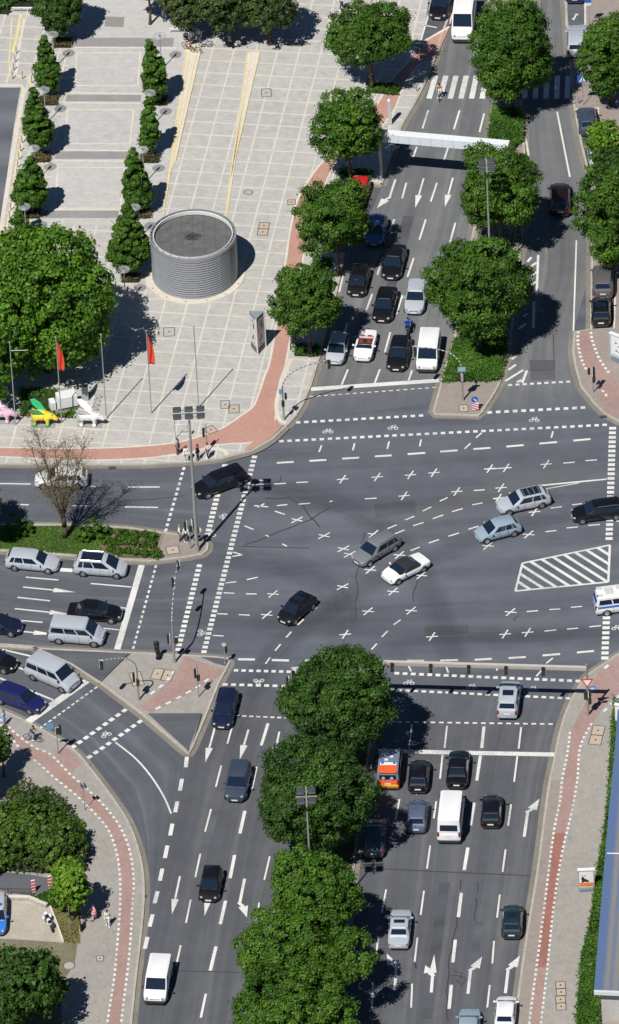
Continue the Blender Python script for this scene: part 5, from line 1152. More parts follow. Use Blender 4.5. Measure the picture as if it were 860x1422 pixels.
def person(px, face, label, top=(.7,.7,.7), legs=(.05,.06,.10), hair=(.03,.02,.015), pose='stand', z0=PT, seed=0, hgt=1.74, bag=None, short=False, group=None, at=None, dress=None, jacket=None):
    c = at if at is not None else G(*px, z0); e = G(px[0]+face[0], px[1]+face[1], z0); b_ = G(*px, z0)
    o = thing('person', (c[0], c[1], c[2] if at is not None else z0+.01), label, 'person', group, math.atan2(e.y-b_.y, e.x-b_.x)); k = hgt/1.74; rnd = random.Random(seed)
    st = .17 if pose == 'stride' else .03
    J = {'pel': (0,0,.95), 'wai': (0,0,1.08), 'che': (.01,0,1.30), 'nec': (.01,0,1.47), 'hdb': (.02,0,1.54), 'hed': (.035,0,1.63), 'top': (.025,0,1.70)}
    for s_, n_ in ((1, 'l'), (-1, 'r')):
        f = st*s_
        J.update({'hip'+n_: (0,.09*s_,.92), 'kne'+n_: (f*.7+.03,.10*s_,.50), 'ank'+n_: (f-.03,.10*s_,.09), 'toe'+n_: (f+.13,.115*s_,.035), 'sho'+n_: (0,.175*s_,1.42), 'elb'+n_: (-f*.8,.23*s_,1.13), 'wri'+n_: (-f*1.5+.10,.22*s_,.90), 'han'+n_: (-f*1.7+.13,.215*s_,.82)})
    if pose == 'ride':
        J.update({'pel': (-.18,0,.95), 'wai': (-.13,0,1.08), 'che': (-.02,0,1.28), 'nec': (.06,0,1.44), 'hdb': (.09,0,1.50), 'hed': (.12,0,1.59), 'top': (.11,0,1.67)})
        for s_, n_ in ((1, 'l'), (-1, 'r')):
            up = .10 if s_ > 0 else -.04
            J.update({'hip'+n_: (-.17,.09*s_,.92), 'kne'+n_: (.16,.13*s_,.66+up), 'ank'+n_: (-.02,.13*s_,.26+up), 'toe'+n_: (.12,.13*s_,.20+up), 'sho'+n_: (.02,.18*s_,1.38), 'elb'+n_: (.10,.25*s_,1.14), 'wri'+n_: (.27,.25*s_,1.03), 'han'+n_: (.34,.25*s_,1.02)})
    Rr = {'pel': .135, 'wai': .12, 'che': .145, 'nec': .055, 'hdb': .07, 'hed': .098, 'top': .07, 'hip': .095, 'kne': .06, 'ank': .042, 'toe': .035, 'sho': .068, 'elb': .045, 'wri': .032, 'han': .036}
    E = [('pel','wai'),('wai','che'),('che','nec'),('nec','hdb'),('hdb','hed'),('hed','top')]
    for n_ in 'lr': E += [('pel','hip'+n_),('hip'+n_,'kne'+n_),('kne'+n_,'ank'+n_),('ank'+n_,'toe'+n_),('che','sho'+n_),('sho'+n_,'elb'+n_),('elb'+n_,'wri'+n_),('wri'+n_,'han'+n_)]
    def skinmesh(nm, keys, edges, add, m_, par, extra=None):
        me = bpy.data.meshes.new(nm); idx = {a: i for i, a in enumerate(keys)}
        me.from_pydata([tuple(q_*k for q_ in (extra or J)[a]) for a in keys], [(idx[a], idx[b]) for a, b in edges if a in idx and b in idx], []); me.update(); me.materials.append(m_)
        ob = bpy.data.objects.new(nm, me); col.objects.link(ob); ob.parent = par; ob.modifiers.new('skin', 'SKIN').use_smooth_shade = True
        sv = me.skin_vertices[0].data
        for a in keys: r_ = (Rr[a[:3]]+add)*k; sv[idx[a]].radius = (r_, r_)
        sv[0].use_root = True; ss = ob.modifiers.new('sub', 'SUBSURF'); ss.levels = 1; ss.render_levels = 1; return ob
    # hands: five short finger chains each leaving the palm
    Jb = dict(J); Eb = list(E)
    body = skinmesh('body', list(Jb.keys()), Eb, 0, skin if seed % 3 else skin_d, o, Jb)
    tops = ['che','wai','pel','nec','shol','shor','elbl','elbr']+([] if short else ['wril','wrir'])
    tm = mat('cloth_%d_%d_%d' % tuple(int(v*100) for v in top), top, .85); lm = mat('cloth_%d_%d_%d' % tuple(int(v*100) for v in legs), legs, .85)
    Jt = dict(J); Jt['nec'] = tuple(a+(b-a)*.6 for a, b in zip(J['che'], J['nec']))
    skinmesh('shirt', tops, E, .018, tm, o, Jt)
    skinmesh('trousers', ['pel','hipl','hipr','knel','kner','ankl','ankr'], E, .014, lm, o)
    if dress: q = MB(); q.cyl((0,0,1.08*k), (0,0,.62*k), .15*k, .24*k, 16); q.build('skirt', mat('cloth_%d_%d_%d' % tuple(int(v*100) for v in dress), dress, .85), o, True)
    hx = J['hed']; q = MB(); q.ball(((hx[0]-.02)*k, 0, (hx[2]+.025)*k), (.112*k, .103*k, .115*k), 12, 8, -.15); q.build('hair', mat('hair_%d' % int(hair[0]*100), hair, .7), o, True)
    q = MB(); q.ball(((hx[0]+.10)*k, 0, hx[2]*k-.02), (.022, .016, .026), 6, 5)
    for s_ in (-1, 1): q.ball((hx[0]*k, s_*.10*k, hx[2]*k-.01), (.02, .015, .032), 6, 5)
    q.build('nose_and_ears', skin if seed % 3 else skin_d, body, True)
    for n_ in 'lr':
        h_ = Vector(J['han'+n_])*k; d = (Vector(J['han'+n_])-Vector(J['wri'+n_])).normalized(); sgn = 1 if n_ == 'l' else -1; sdv = d.cross(Vector((0, sgn, 0))).normalized(); q = MB()
        for j, l in enumerate((.075, .085, .08, .062)):
            b0 = h_+sdv*(.027-.018*j)+d*.015; b1 = b0+d*l*.55; b2 = b1+(d+Vector((0, -sgn*.6, 0))).normalized()*l*.45; q.tube([b0, b1, b2], .009, 5, .007)
        q.tube([h_+sdv*.03-d*.02, h_+sdv*.055+d*.02, h_+sdv*.06+d*.05], .010, 5, .008); q.build('fingers', skin if seed % 3 else skin_d, body, True)
        t_ = Vector(J['toe'+n_]); a_ = Vector(J['ank'+n_]); q = MB(); m_ = (t_+a_)*.5*k; q.ball((m_.x+.01, m_.y, min(m_.z, .06)+.0 if pose != 'ride' else m_.z-.02), (.14, .055, .055), 10, 6); q.build('shoe', black if seed % 2 else whitem, o, True)
    if bag: q = MB(); q.box((-.17*k, 0, 1.22*k), (.16, .30, .40)); q.build('backpack', mat('bag_%d' % int(bag[0]*100), bag, .8), o, bevel=.05)
    return o
PG = 'pedestrians at the left crossing kerb'
person((247.5,631),(1,.3),'person in a grey shirt, leftmost of the four waiting at the kerb',(.28,.28,.33),(.03,.03,.04),seed=1,group=PG)
person((259.5,641),(.3,1),'person in a white shirt and pale trousers, second of the four at the kerb',(.80,.78,.72),(.72,.62,.58),seed=2,group=PG)
person((275,639),(1,.2),'person in a black jacket over a white shirt, third of the four at the kerb',(.02,.02,.025),(.03,.03,.035),seed=3,group=PG)
person((289,637),(-1,.2),'person in a pink shirt, rightmost of the four at the kerb',(.78,.48,.52),(.05,.06,.10),seed=4,group=PG,short=True)
person((250,751),(1,0),'person in a white top on the median beside the tall mast, left one',(.80,.79,.70),(.25,.25,.28),(.35,.25,.12),seed=5,group='two people on the left median')
person((259,753),(-.4,1),'right one of the two on the median, in a pale top and dark trousers',(.72,.68,.66),(.03,.03,.05),seed=6,group='two people on the left median')
person((131,1278),(-1,.2),'person in a pink top and skirt walking beside the yellow green tree',(.85,.42,.48),(.85,.42,.48),seed=7,dress=(.85,.42,.48),pose='stride',short=True)
person((150,1286),(.1,1),'person in a pale top and white trousers beside the cycle path',(.55,.55,.50),(.70,.70,.62),seed=8,pose='stride')
person((6,1008),(1,.3),'person in light blue clothes on the left footway near the blue estate',(.35,.52,.70),(.25,.42,.62),(.12,.07,.04),seed=9)
person((475,14),(-1,.2),'person in a pale dress walking at the top of the plaza',(.75,.73,.68),(.05,.05,.08),seed=10,pose='stride')
person((229,30),(.5,1),'person in a blue and pink top at the top left of the copper bushes',(.55,.35,.40),(.10,.12,.22),seed=11)
b = bicycle((46,1029),(1,.18),'black bicycle ridden along the left footway',(.02,.02,.025))
person((46,1029),(1,.18),'cyclist in a dark top and blue jeans riding on the left footway',(.04,.035,.06),(.22,.34,.50),seed=12,pose='ride',at=tuple(b.location))
b = bicycle((611,136),(-.15,1),'white bicycle crossing on the zebra stripes',(.6,.6,.62),z0=.02)
person((611,136),(-.15,1),'cyclist with bare orange tanned back crossing on the zebra stripes',(.60,.27,.15),(.60,.60,.60),seed=13,pose='ride',at=tuple(b.location),short=True)
m_ = motorcycle((567,461),(-.14,1),'motorcycle between the black saloon and the silver saloon',paint('moto_blue',(.05,.10,.35)))
person((567,461),(-.14,1),'motorcyclist in a blue vest and dark helmet',(.04,.10,.45),(.02,.02,.025),(.015,.015,.02),seed=14,pose='ride',at=(m_.location.x,m_.location.y,m_.location.z-.05))
motorcycle((70,1288),(.42,1),'white and blue police motorcycle parked in the sandy yard',paint('moto_white',(.75,.77,.80),0),z0=PT+.01,lean=.15)
b = bicycle((405,480),(-.2,1),'bicycle leaning in the shade by the small bright hedge',(.3,.3,.35))
person((409,478),(-.3,1),'person in a pale blue top under the tree at the advertising column',(.62,.68,.78),(.05,.06,.10),seed=15)
for i, (x, y, d, lb, c_) in enumerate(((262,70,(1,.5),'left bicycle of the group parked at the top of the steps',(.35,.05,.05)),(270,72,(1,.35),'middle bicycle of the group parked at the top of the steps',(.6,.6,.6)),(284,66,(1,-.1),'right bicycle of the group parked at the top of the steps',(.1,.1,.3)))): bicycle((x,y), d, lb, c_, group='bicycles at the top of the steps')
person((266,63),(.5,1),'person in a white shirt among the parked bicycles',(.80,.76,.74),(.10,.08,.10),seed=16); person((277,60),(-.5,1),'person in a grey top beside the parked bicycles',(.42,.45,.52),(.08,.08,.10),seed=17)
# ================================================================== STREET FURNITURE
headm = mat('signal_housing', (.02,.022,.02), .45); headw = mat('signal_back_plate', (.66,.68,.66), .5)
def lens(c, par, i, fx=(0, -1)):
    cols = ((.10,.010,.008), (.10,.06,.008), (.008,.08,.03)); q = MB(); q.cyl(c, (c[0]+fx[0]*.03, c[1]+fx[1]*.03, c[2]), .085, .085, 10); q.build('lens', mat('lens_%d' % i, cols[i], .2), par)
def sig_head(par, c, face=(0, -1), n=3, white=False, back=True):
    a = math.atan2(face[1], face[0]); q = MB(); q.box((c[0], c[1], c[2]), (.20, .28, .30*n), a); h = q.build('signal_head', headm, par, bevel=.03)
    if white: q = MB(); q.box((c[0]-math.cos(a)*.13, c[1]-math.sin(a)*.13, c[2]), (.05, .34, .30*n+.06), a); q.build('back_plate', headw, h)
    for i in range(n): lens((c[0]+math.cos(a)*.10, c[1]+math.sin(a)*.10, c[2]+.28*((n-1)/2-i)), h, i if n == 3 else (0, 2)[i], (math.cos(a), math.sin(a)))
def pole_thing(name, px, topy, label, cat, r_=.06, m=galv, group=None, z0=PT):
    o = thing(name, G(*px, z0), label, cat, group); h = H(px, topy)-z0; q = MB(); q.cyl((0,0,0), (0,0,h), r_, r_*.8, 10); q.cyl((0,0,0), (0,0,.12), r_*1.8, r_*1.5, 10); q.build('pole', m, o, 2); return o, h
def rel(o, px, z): p = G(px[0], px[1], z)-o.location; p.z = z-o.location.z; return p
def arm(o, z1, tip_px, ztip, r_=.055, curve=.35, m=galv, n=12):
    T_ = rel(o, tip_px, ztip); zb = z1; pts = []
    for i in range(n+1):
        t = i/n; s_ = 1-(1-t)**1.0; hor = t**1.6; pts.append(Vector((T_.x*hor, T_.y*hor, zb+(T_.z-zb)*(1-(1-t)**2.6))))
    q = MB(); q.tube(pts, r_, 8, r_*.7); q.build('arm', m, o, True); return T_, pts
# tall floodlight masts
def floodmast(px, topy, label, nx, ny, sp=(1.15, .95), r_=.17, cols=3):
    o = thing('floodlight_mast', G(*px, PT), label, 'mast', 'tall floodlight masts'); h = H(px, topy)-PT
    q = MB(); q.cyl((0,0,0), (0,0,h), r_, r_*.55, 12); q.cyl((0,0,0), (0,0,.5), r_*1.35, r_*1.25, 12); q.build('mast', greypole, o, 2)
    q = MB(); q.box((0,0,h), (nx*sp[0]*.95, .10, .10)); q.box((0,0,h+.0), (.10, ny*sp[1], .10)); 
    for j in range(ny): q.box((0,(j-(ny-1)/2)*sp[1],h+.02), (nx*sp[0]*.8,.06,.06))
    q.build('crossarm', greypole, o)
    for i in range(nx):
        for j in range(ny):
            x = (i-(nx-1)/2)*sp[0]; y = (j-(ny-1)/2)*sp[1]
            q = MB(); q.box((x,y,h+.14), (sp[0]*.74,sp[1]*.64,.13), rx=.10, taper=.82); f = q.build('floodlight', mat('floodlight_housing', (.06,.065,.075), .45), o, bevel=.04)
            q = MB(); q.box((x,y,h+.01), (sp[0]*.60,sp[1]*.52,.03), rx=.10); q.build('lamp_glass', mat('lamp_glass', (.35,.37,.38), .2), f)
    return o
floodmast((274,765), 573, 'tall mast with six dark floodlights standing on the left median', 3, 2, (1.02,1.05))
floodmast((682,392), 229, 'floodlight mast rising in front of the upper median tree', 2, 3, (.88,.72), .12)
floodmast((436,1300), 1105, 'floodlight mast rising out of the lower median trees', 2, 2, (.92,1.3), .12)
# flagpoles
red_fl = mat('red_flag_cloth', (.68,.07,.03), .8)
FP = 'flagpoles in a row on the plaza'
def flag(px, topy, label, kind):
    o, h = pole_thing('flagpole', px, topy, label, 'flagpole', .055, mat('flagpole_paint', (.38,.40,.40), .4, .4), FP); q = MB(); q.ball((0,0,h), .09, 8, 6); q.build('finial', galv, o, True)
    if kind == 'flag':
        m_ = MB(); nz, nx = 16, 7; vs = []
        for j in range(nz+1):
            for i in range(nx+1):
                t = j/nz; s_ = i/nx; wv = .16+.45*math.sin(t*math.pi*.75)+.18*t; z = h-.35-t*3.3-s_*.35*(1-t); vs.append((.06+s_*wv*(.75), -.02+.10*math.sin(s_*7+t*5)*(s_ > 0), z))
        m_.add(vs, [(j*(nx+1)+i, j*(nx+1)+i+1, (j+1)*(nx+1)+i+1, (j+1)*(nx+1)+i) for j in range(nz) for i in range(nx)]); fo = m_.build('flag', red_fl, o, True); sm = fo.modifiers.new('thick', 'SOLIDIFY'); sm.thickness = .02
        q = MB(); q.box((.22,.0,h-1.9), (.05,.12,.5)); q.build('white_print', whitem, fo)
    if kind == 'arm': q = MB(); q.cyl((0,0,h-.9), (1.6,0,h-.95), .03, .025, 7); q.build('banner_arm', mat('pale_arm', (.6,.62,.6), .4), o)
flag((22,590), 474, 'leftmost flagpole, with a short banner arm and no flag', 'arm'); flag((86,587), 467, 'flagpole with a limp red flag in front of the huge tree', 'flag'); flag((148,581), 463, 'bare flagpole beside the white rhinoceros statue', 'bare'); flag((210.5,574), 458, 'flagpole with a limp red flag below the round tower', 'flag'); flag((276,566), 452, 'bare rightmost flagpole above the tall mast', 'bare')
# plaza globe lamps
s = NT('frosted_disc'); s.b.inputs['Base Color'].default_value = (.75,.76,.75,1); s.b.inputs['Roughness'].default_value = .3
tr_ = s.new('ShaderNodeBsdfTransparent'); ms_ = s.new('ShaderNodeMixShader'); ms_.inputs[0].default_value = .18; s.l.new(tr_.outputs[0], ms_.inputs[1]); s.l.new(s.b.outputs[0], ms_.inputs[2]); s.l.new(ms_.outputs[0], s.n['Material Output'].inputs[0]); disc_glass = s.m
LG = 'round disc lamps between the conical trees'
for i, ((x, y), lb) in enumerate(zip(((73,48),(61,125),(47,206),(34,287),(222,50),(208,129),(198,208),(187,288),(172,374)), ('beside the topmost tree of the left row','between the second and third trees of the left row','between the third and fourth trees of the left row','above the huge plaza tree','at the top of the right row','between the first and second trees of the right row','between the second and third trees of the right row','between the last two trees of the right row','below the largest pointed tree'))):
    b_ = G(x, y, 3.9); o = thing('disc_lamp', (b_.x, b_.y, PT), 'post lamp with pale disc '+lb, 'street lamp', LG)
    q = MB(); q.cyl((0,0,0), (0,0,3.6), .06, .045, 8); q.build('post', galv, o); q = MB(); q.cyl((0,0,3.75), (0,0,3.80), .58, .56, 24); sh = q.build('shade', disc_glass, o)
    q = MB()
    for r_ in (.20, .38, .54): q.ring((0,0,3.81), r_, .02, 22, 'Z', 5)
    q.build('rings', galv, sh); q = MB(); q.cyl((0,0,3.4), (0,0,3.9), .12, .10, 12); q.build('lamp_body', mat('lamp_body', (.25,.28,.30), .3, .4), o)
# bollards
proto = thing('bollard', (0,0,0), '', 'bollard', 'bollards along the yard edge'); q = MB(); q.cyl((0,0,0), (0,0,.85), .055, .055, 8); q.build('post', galv, proto, 2); q = MB(); q.ball((0,0,.86), .06, 8, 5); q.build('cap', galv, proto, True)
bl = [(23,75),(21.2,87),(19.2,98),(17.6,110),(31.5,110),(45,105),(44.5,116),(41,136),(39,148),(36,176),(33,188),(31,199),(29,210.5),(26.7,222),(25.2,233),(24,245),(17.6,281),(15.2,292.5),(13.6,304)]
for i, p in enumerate(bl):
    lb = 'slim grey bollard at the yard edge, number %s counted from the top' % (names_+['seventeenth','eighteenth','nineteenth'])[i]
    if i == 0: proto.location = G(*p, PT); proto['label'] = lb
    else: dup(proto, G(*p, PT), lb)
for p, lb in (((797,95),'bollard between the silver parked car and the blue crossing sign'),((804,144),'bollard at the foot of the blue crossing sign'),((579,127),'bollard at the left end of the zebra crossing')): dup(proto, G(*p, PT), lb, group='bollards by the zebra crossing')
# rails
def rail(a, b, label, h=.5):
    A_, B_ = G(*a, PT), G(*b, PT); o = thing('handrail', A_, label, 'handrail'); d = B_-A_; q = MB(); strip(q, [Vector((0,0,0)), d], .14, h+.05, h); q.build('rail', whitem, o)
    n = max(2, int(d.length/1.6)); q = MB()
    for i in range(n+1): q.cyl(d*(i/n), d*(i/n)+Vector((0,0,h)), .03, .03, 6)
    q.build('posts', whitem, o)
rail((17,17),(60,17),'low white rail in front of the upper left hedge'); rail((236,46),(277,46),'low white rail in front of the copper bushes')
# advertising column (three-sided)
hC = 4.05; tri = [G(345.2,431.4,hC), G(367,432.2,hC), G(355.4,443.4,hC)]; cen = sum(tri, Vector())/3
o = thing('advertising_column', (cen.x, cen.y, PT), 'three-sided grey advertising column on the plaza', 'advertising column'); tl = [(p.x-cen.x, p.y-cen.y) for p in tri]
q = MB(); q.prism([(x*.90, y*.90) for x, y in tl], 0, hC-PT-.06); q.build('core', mat('column_core', (.16,.165,.17), .5), o); q = MB(); q.prism(tl, hC-PT-.08, hC-PT); q.build('top_plate', mat('column_top', (.24,.28,.29), .5), o)
q = MB(); q.prism([(x*.97, y*.97) for x, y in tl], 0, .5); q.build('base', mat('column_base', (.14,.13,.11), .7), o)
for i in range(3):
    a, b = Vector(tl[i]), Vector(tl[(i+1) % 3]); d = b-a; L = d.length; m_ = (a+b)/2; nn = Vector((m_.x, m_.y)).normalized(); m2 = m_*.93
    an = math.atan2(d.y, d.x); q = MB(); q.box((m2.x, m2.y, 2.1), (L*.78, .05, 2.9), an); pn = q.build('poster_panel', mat('poster_white', (.58,.57,.56), .4), o)
    q = MB()
    for (u_, z, w_, h_) in ((-.12,2.8,.22,.55),(.10,1.3,.30,.18),(-.05,1.6,.18,.4),(.0,3.3,.5,.08),(0,.85,.5,.08)): c_ = m2+d.normalized()*(u_*L)+nn*.035; q.box((c_.x, c_.y, z), (w_*L*.6, .02, h_), an)
    q.build('poster_print', mat('poster_dark_print', (.12,.10,.11), .5), pn)
    q = MB(); q.cyl((tl[i][0]*.97, tl[i][1]*.97, 0), (tl[i][0]*.97, tl[i][1]*.97, hC-PT-.02), .075, .075, 8); q.build('corner_post', mat('pale_post', (.60,.61,.60), .4), o)
# winged rhinoceros statues
def rhino(px, label, body, belly, wing, legm, fx=1):
    o = thing('rhinoceros_statue', G(*px, PT), label, 'statue', 'painted winged rhinoceros statues'); o.rotation_euler.z = R(-8)
    me = bpy.data.meshes.new('body'); V_ = [(-.85,0,1.05),(-.4,0,1.12),(.15,0,1.10),(.55,0,1.08),(.85,0,.98),(1.15,0,.80),(1.38,0,.62)]; Rr_ = [.38,.50,.50,.42,.30,.24,.15]; Ed = [(i,i+1) for i in range(6)]
    for x, y, s_ in ((-.75,.26,0),(-.75,-.26,0),(.42,.26,3),(.42,-.26,3)):
        b_ = len(V_); V_ += [(x,y,.80),(x+.05,y,.42),(x,y,.06)]; Rr_ += [.22,.14,.15]; Ed += [(s_,b_),(b_,b_+1),(b_+1,b_+2)]
    me.from_pydata(V_, Ed, []); me.materials.append(body); ob = bpy.data.objects.new('body', me); col.objects.link(ob); ob.parent = o; ob.modifiers.new('skin', 'SKIN').use_smooth_shade = True
    for i, r_ in enumerate(Rr_): me.skin_vertices[0].data[i].radius = (r_, r_)
    me.skin_vertices[0].data[1].use_root = True; ss = ob.modifiers.new('sub', 'SUBSURF'); ss.levels = ss.render_levels = 2
    q = MB(); q.cyl((1.38,0,.70), (1.55,0,1.05), .08, .01, 8); q.cyl((1.18,0,.92), (1.24,0,1.12), .06, .01, 8); q.build('horn', belly, o, True)
    for s_ in (-1, 1):
        q = MB(); q.ball((.88,s_*.20,1.24), (.05,.07,.12), 8, 6); q.build('ear', wing, o, True)
        q = MB(); base = [(.25,s_*.30,1.45),(-.35,s_*.30,1.50)]; tipz = 2.15
        vs = [(.32,s_*.30,1.35),(-.35,s_*.34,1.35),(-.95,s_*.62,1.75),(-1.15,s_*.80,2.15),(-.75,s_*.78,2.25),(-.2,s_*.55,2.0)]; v2 = [(x,y+s_*.06,z+.03) for x,y,z in vs]
        q.add(vs+v2, [tuple(range(5,-1,-1)), tuple(range(6,12))]+[(i,(i+1)%6,6+(i+1)%6,6+i) for i in range(6)]); q.build('wing', wing, o, bevel=.02)
    q = MB(); q.tube([(-1.15,0,1.15),(-1.35,0,.95),(-1.38,0,.7)], .04, 6); q.build('tail', belly, o, True)
    for x in (-.72, .45):
        for y in (-.27, .27): q = MB(); q.cyl((x,y,0), (x,y,.34), .185, .165, 12); q.build('foot', legm, o, True)
    q = MB(); q.ball((-.15,0,.83), (.75,.42,.22)); q.build('belly_patch', belly, o, True)
    q = MB(); q.box((0,0,.02), (2.2,.9,.05)); q.build('base_plate', mat('statue_base', (.30,.29,.27), .8), o)
pk = mat('statue_pink', (.75,.48,.62), .35, 0, .5); wh = mat('statue_white', (.78,.78,.77), .3, 0, .5); ye = mat('statue_yellow', (.85,.68,.05), .35, 0, .5); rd = mat('statue_red', (.60,.05,.03), .35, 0, .5); gn = mat('statue_green', (.03,.40,.16), .35, 0, .5); pu = mat('statue_lilac', (.60,.45,.68), .35, 0, .5)
rhino((4,585),'pink winged rhinoceros statue at the left edge',pk,pu,mat('statue_pale_pink',(.80,.66,.72),.35,0,.5),pu); rhino((60,590),'yellow, red and green winged rhinoceros statue',ye,rd,gn,gn); rhino((125,590),'white winged rhinoceros statue',wh,wh,wh,wh)
# white block on a plinth
o = thing('white_block', G(92,567,PT), 'white boxy block and small box on a grey plinth by the lawn', 'sculpture'); rzb = R(14)
q = MB(); q.box((.2,0,.08), (2.6,1.5,.18), rzb); q.build('plinth', pave_r, o); q = MB(); q.box((.1,.15,.85), (1.9,1.15,1.35), rzb, taper=.93); q.build('large_block', mat('white_tarpaulin', (.70,.71,.72), .6), o, bevel=.06)
q = MB(); q.box((-1.2,-.05,.55), (.5,.8,.9), rzb); q.build('small_block', mat('white_tarpaulin', (.70,.71,.72), .6), o, bevel=.05); q = MB(); q.box((.17,-.47,.38), (1.88,.03,.07), rzb); q.build('dark_band', trim, o)
# overhead beam (white) across the upper road
ztop = 5.6; A_, B_ = G(524,184,ztop-.3), G(707,200,ztop-.3); o = thing('sign_gantry', (A_.x, A_.y, PT), 'long white overhead beam spanning the upper road between two trees', 'gantry'); d = B_-A_; d.z = 0; an = math.atan2(d.y, d.x)
q = MB(); c_ = d/2; q.box((c_.x, c_.y, ztop-.60-PT), (d.length, .80, .90), an); q.build('beam', mat('beam_white', (.66,.71,.75), .35, .0), o, bevel=.02)
q = MB(); q.box((c_.x, c_.y, ztop-.146-PT), (d.length-.1, .7, .012), an); q.build('top_plate', mat('beam_top', (.74,.76,.77), .4), o)
q = MB(); n2 = Vector((-d.y, d.x, 0)).normalized()
for k in range(1, 12): p_ = d*(k/12)-n2*.402; q.box((p_.x, p_.y, ztop-.60-PT), (.03, .02, .86), an)
q.build('panel_joints', mat('beam_joint', (.40,.44,.48), .5), o)
for t in (.015, .985): q = MB(); p_ = d*t; q.cyl((p_.x, p_.y, 0), (p_.x, p_.y, ztop-.95-PT), .16, .14, 12); q.build('post', galv, o)
# signal gantry across the lower road
o = thing('signal_gantry', G(817,993,PT), 'long beige gantry with black traffic signals above the lower road', 'gantry'); hg = H((817,993), 924)-PT
E_ = G(450,917.5,hg+PT-.2)-o.location; E_.z = 0; an = math.atan2(E_.y, E_.x); beige = mat('gantry_paint', (.40,.38,.33), .5)
q = MB(); c_ = E_/2; q.box((c_.x,c_.y,hg-.22), (E_.length,.34,.34), an); q.build('beam', beige, o, bevel=.02); q = MB(); q.box((c_.x,c_.y,hg-.02), (E_.length,.07,.05), an); q.build('cable_tray', mat('gantry_light', (.56,.55,.52), .5), o)
q = MB(); q.cyl((0,0,0), (0,0,hg+.25), .11, .10, 12); q.build('post', mat('gantry_post', (.27,.25,.18), .5), o); q = MB(); p_ = E_*.80; q.cyl((p_.x,p_.y,0), (p_.x,p_.y,hg), .12, .11, 12); q.build('post', beige, o)
for px_ in (599,652,704,756,545,496):
    t = (817-px_)/(817-450.0); p_ = E_*t; n2 = Vector((-math.sin(an), math.cos(an), 0)); sig_head(o, (p_.x, p_.y-.28, hg-.48), (0,-1))
for (dx, dz, c3, sz) in ((0,-1.75,(.75,.72,.70),.42),): 
    q = MB(); zt_ = hg+dz; q.add([(-.55,-.16,zt_+.5),(.55,-.16,zt_+.5),(0,-.16,zt_-.45),(-.55,-.12,zt_+.5),(.55,-.12,zt_+.5),(0,-.12,zt_-.45)], [(0,2,1),(3,4,5),(0,1,4,3),(1,2,5,4),(2,0,3,5)]); yg = q.build('yield_sign', mat('sign_red', (.60,.03,.03), .4), o)
    q = MB(); q.add([(-.36,-.168,zt_+.40),(.36,-.168,zt_+.40),(0,-.168,zt_-.24)], [(0,2,1)]); q.build('yield_face', mat('sign_white', (.80,.80,.78), .4), yg)
q = MB(); q.box((.45,-.1,hg-2.3), (.5,.04,.4)); q.build('blue_sign', mat('sign_blue', (.03,.12,.50), .4), o); q = MB(); q.box((.45,-.125,hg-2.3), (.34,.012,.16)); q.build('white_arrow', whitem, o)
sig_head(o, (-.18,-.12,hg-3.0), (0,-1)); sig_head(o, (.20,.0,hg-2.95), (1,0), 2, True); sig_head(o, (.2,0,hg-3.75), (1,0), 2)
def cantilever(px, h, tip_px, ztip, label, heads, r_=.075, name='traffic_signal', straight=False):
    o = thing(name, G(*px, PT), label, 'traffic light', 'traffic lights on cantilever poles'); q = MB(); q.cyl((0,0,0), (0,0,h), r_*1.2, r_, 10); q.cyl((0,0,0), (0,0,.3), r_*1.8, r_*1.6, 10); q.build('pole', galv, o, 2)
    T_, pts = arm(o, h, tip_px, ztip, r_*.8)
    for hd in heads: sig_head(o, *hd) if not callable(hd) else hd(o, T_, pts)
    return o
def tip_head(white=False, face=(0, -1)): return lambda o, T_, pts: sig_head(o, (T_.x, T_.y-.05, T_.z-.42), face, 3, white)
def along(i, face=(0, -1), white=True): return lambda o, T_, pts: sig_head(o, (pts[i].x-.22, pts[i].y, pts[i].z-.40), face, 3, white)
def bsign(x, y, z, col_, w_=.55, h_=.55, rnd_=False):
    def f(o, T_, pts):
        q = MB(); q.cyl((x,y,z), (x,y-.03,z), w_/2, w_/2, 18) if rnd_ else q.box((x,y,z), (w_,.035,h_)); q.build('sign_plate', mat('sign_%d' % int(col_[2]*100+col_[0]*10), col_, .4), o)
    return f
cantilever((394.5,583), 3.6, (456.5,500), 5.6, 'curved traffic light pole at the rounded corner of the red cycle path', [tip_head(True), (((-.0),-.14,1.9),(0,-1),2,False), (((.26),0,2.6),(1,0),2,False), bsign(-.16,-.1,3.2,(.12,.30,.48),.3,.55)])
cantilever((643,556), 3.6, (576,482), 5.8, 'curved traffic light pole on the tip of the grassy upper island', [tip_head(True), (((-.2),0,2.6),(-1,0),2,True), (((.2),0,2.6),(1,0),2,True), bsign(0,-.1,3.5,(.30,.45,.55),.7,.45)])
cantilever((242.5,920), 4.3, (247,779), 6.0, 'traffic light pole whose long arm reaches over the left carriageway', [tip_head(True,(-1,-.2)), along(9,(-1,-.2)), ((-.4,0,2.6),(-1,0),3,True), ((.28,-.05,2.4),(0,-1),2,True)], .09)
cantilever((193,972), 3.4, (140.5,918), 5.2, 'curved traffic light pole on the triangular island', [tip_head(True), ((-.3,0,2.5),(-1,0),3,True), ((.02,-.14,2.0),(0,-1),2,False)])
def post_signal(px, topy, label, heads, signs=(), name='traffic_signal', cat='traffic light', group='traffic lights on short poles', r_=.055):
    o, h = pole_thing(name, px, topy, label, cat, r_, galv, group)
    for hd in heads: sig_head(o, *hd)
    for s_ in signs: s_(o, None, None)
    return o
post_signal((276,968), 921, 'traffic light on a short pole at the right tip of the triangular island', [((-.16,0,2.6),(-1,0),3,True), ((.08,-.12,2.2),(0,-1),2,False)])
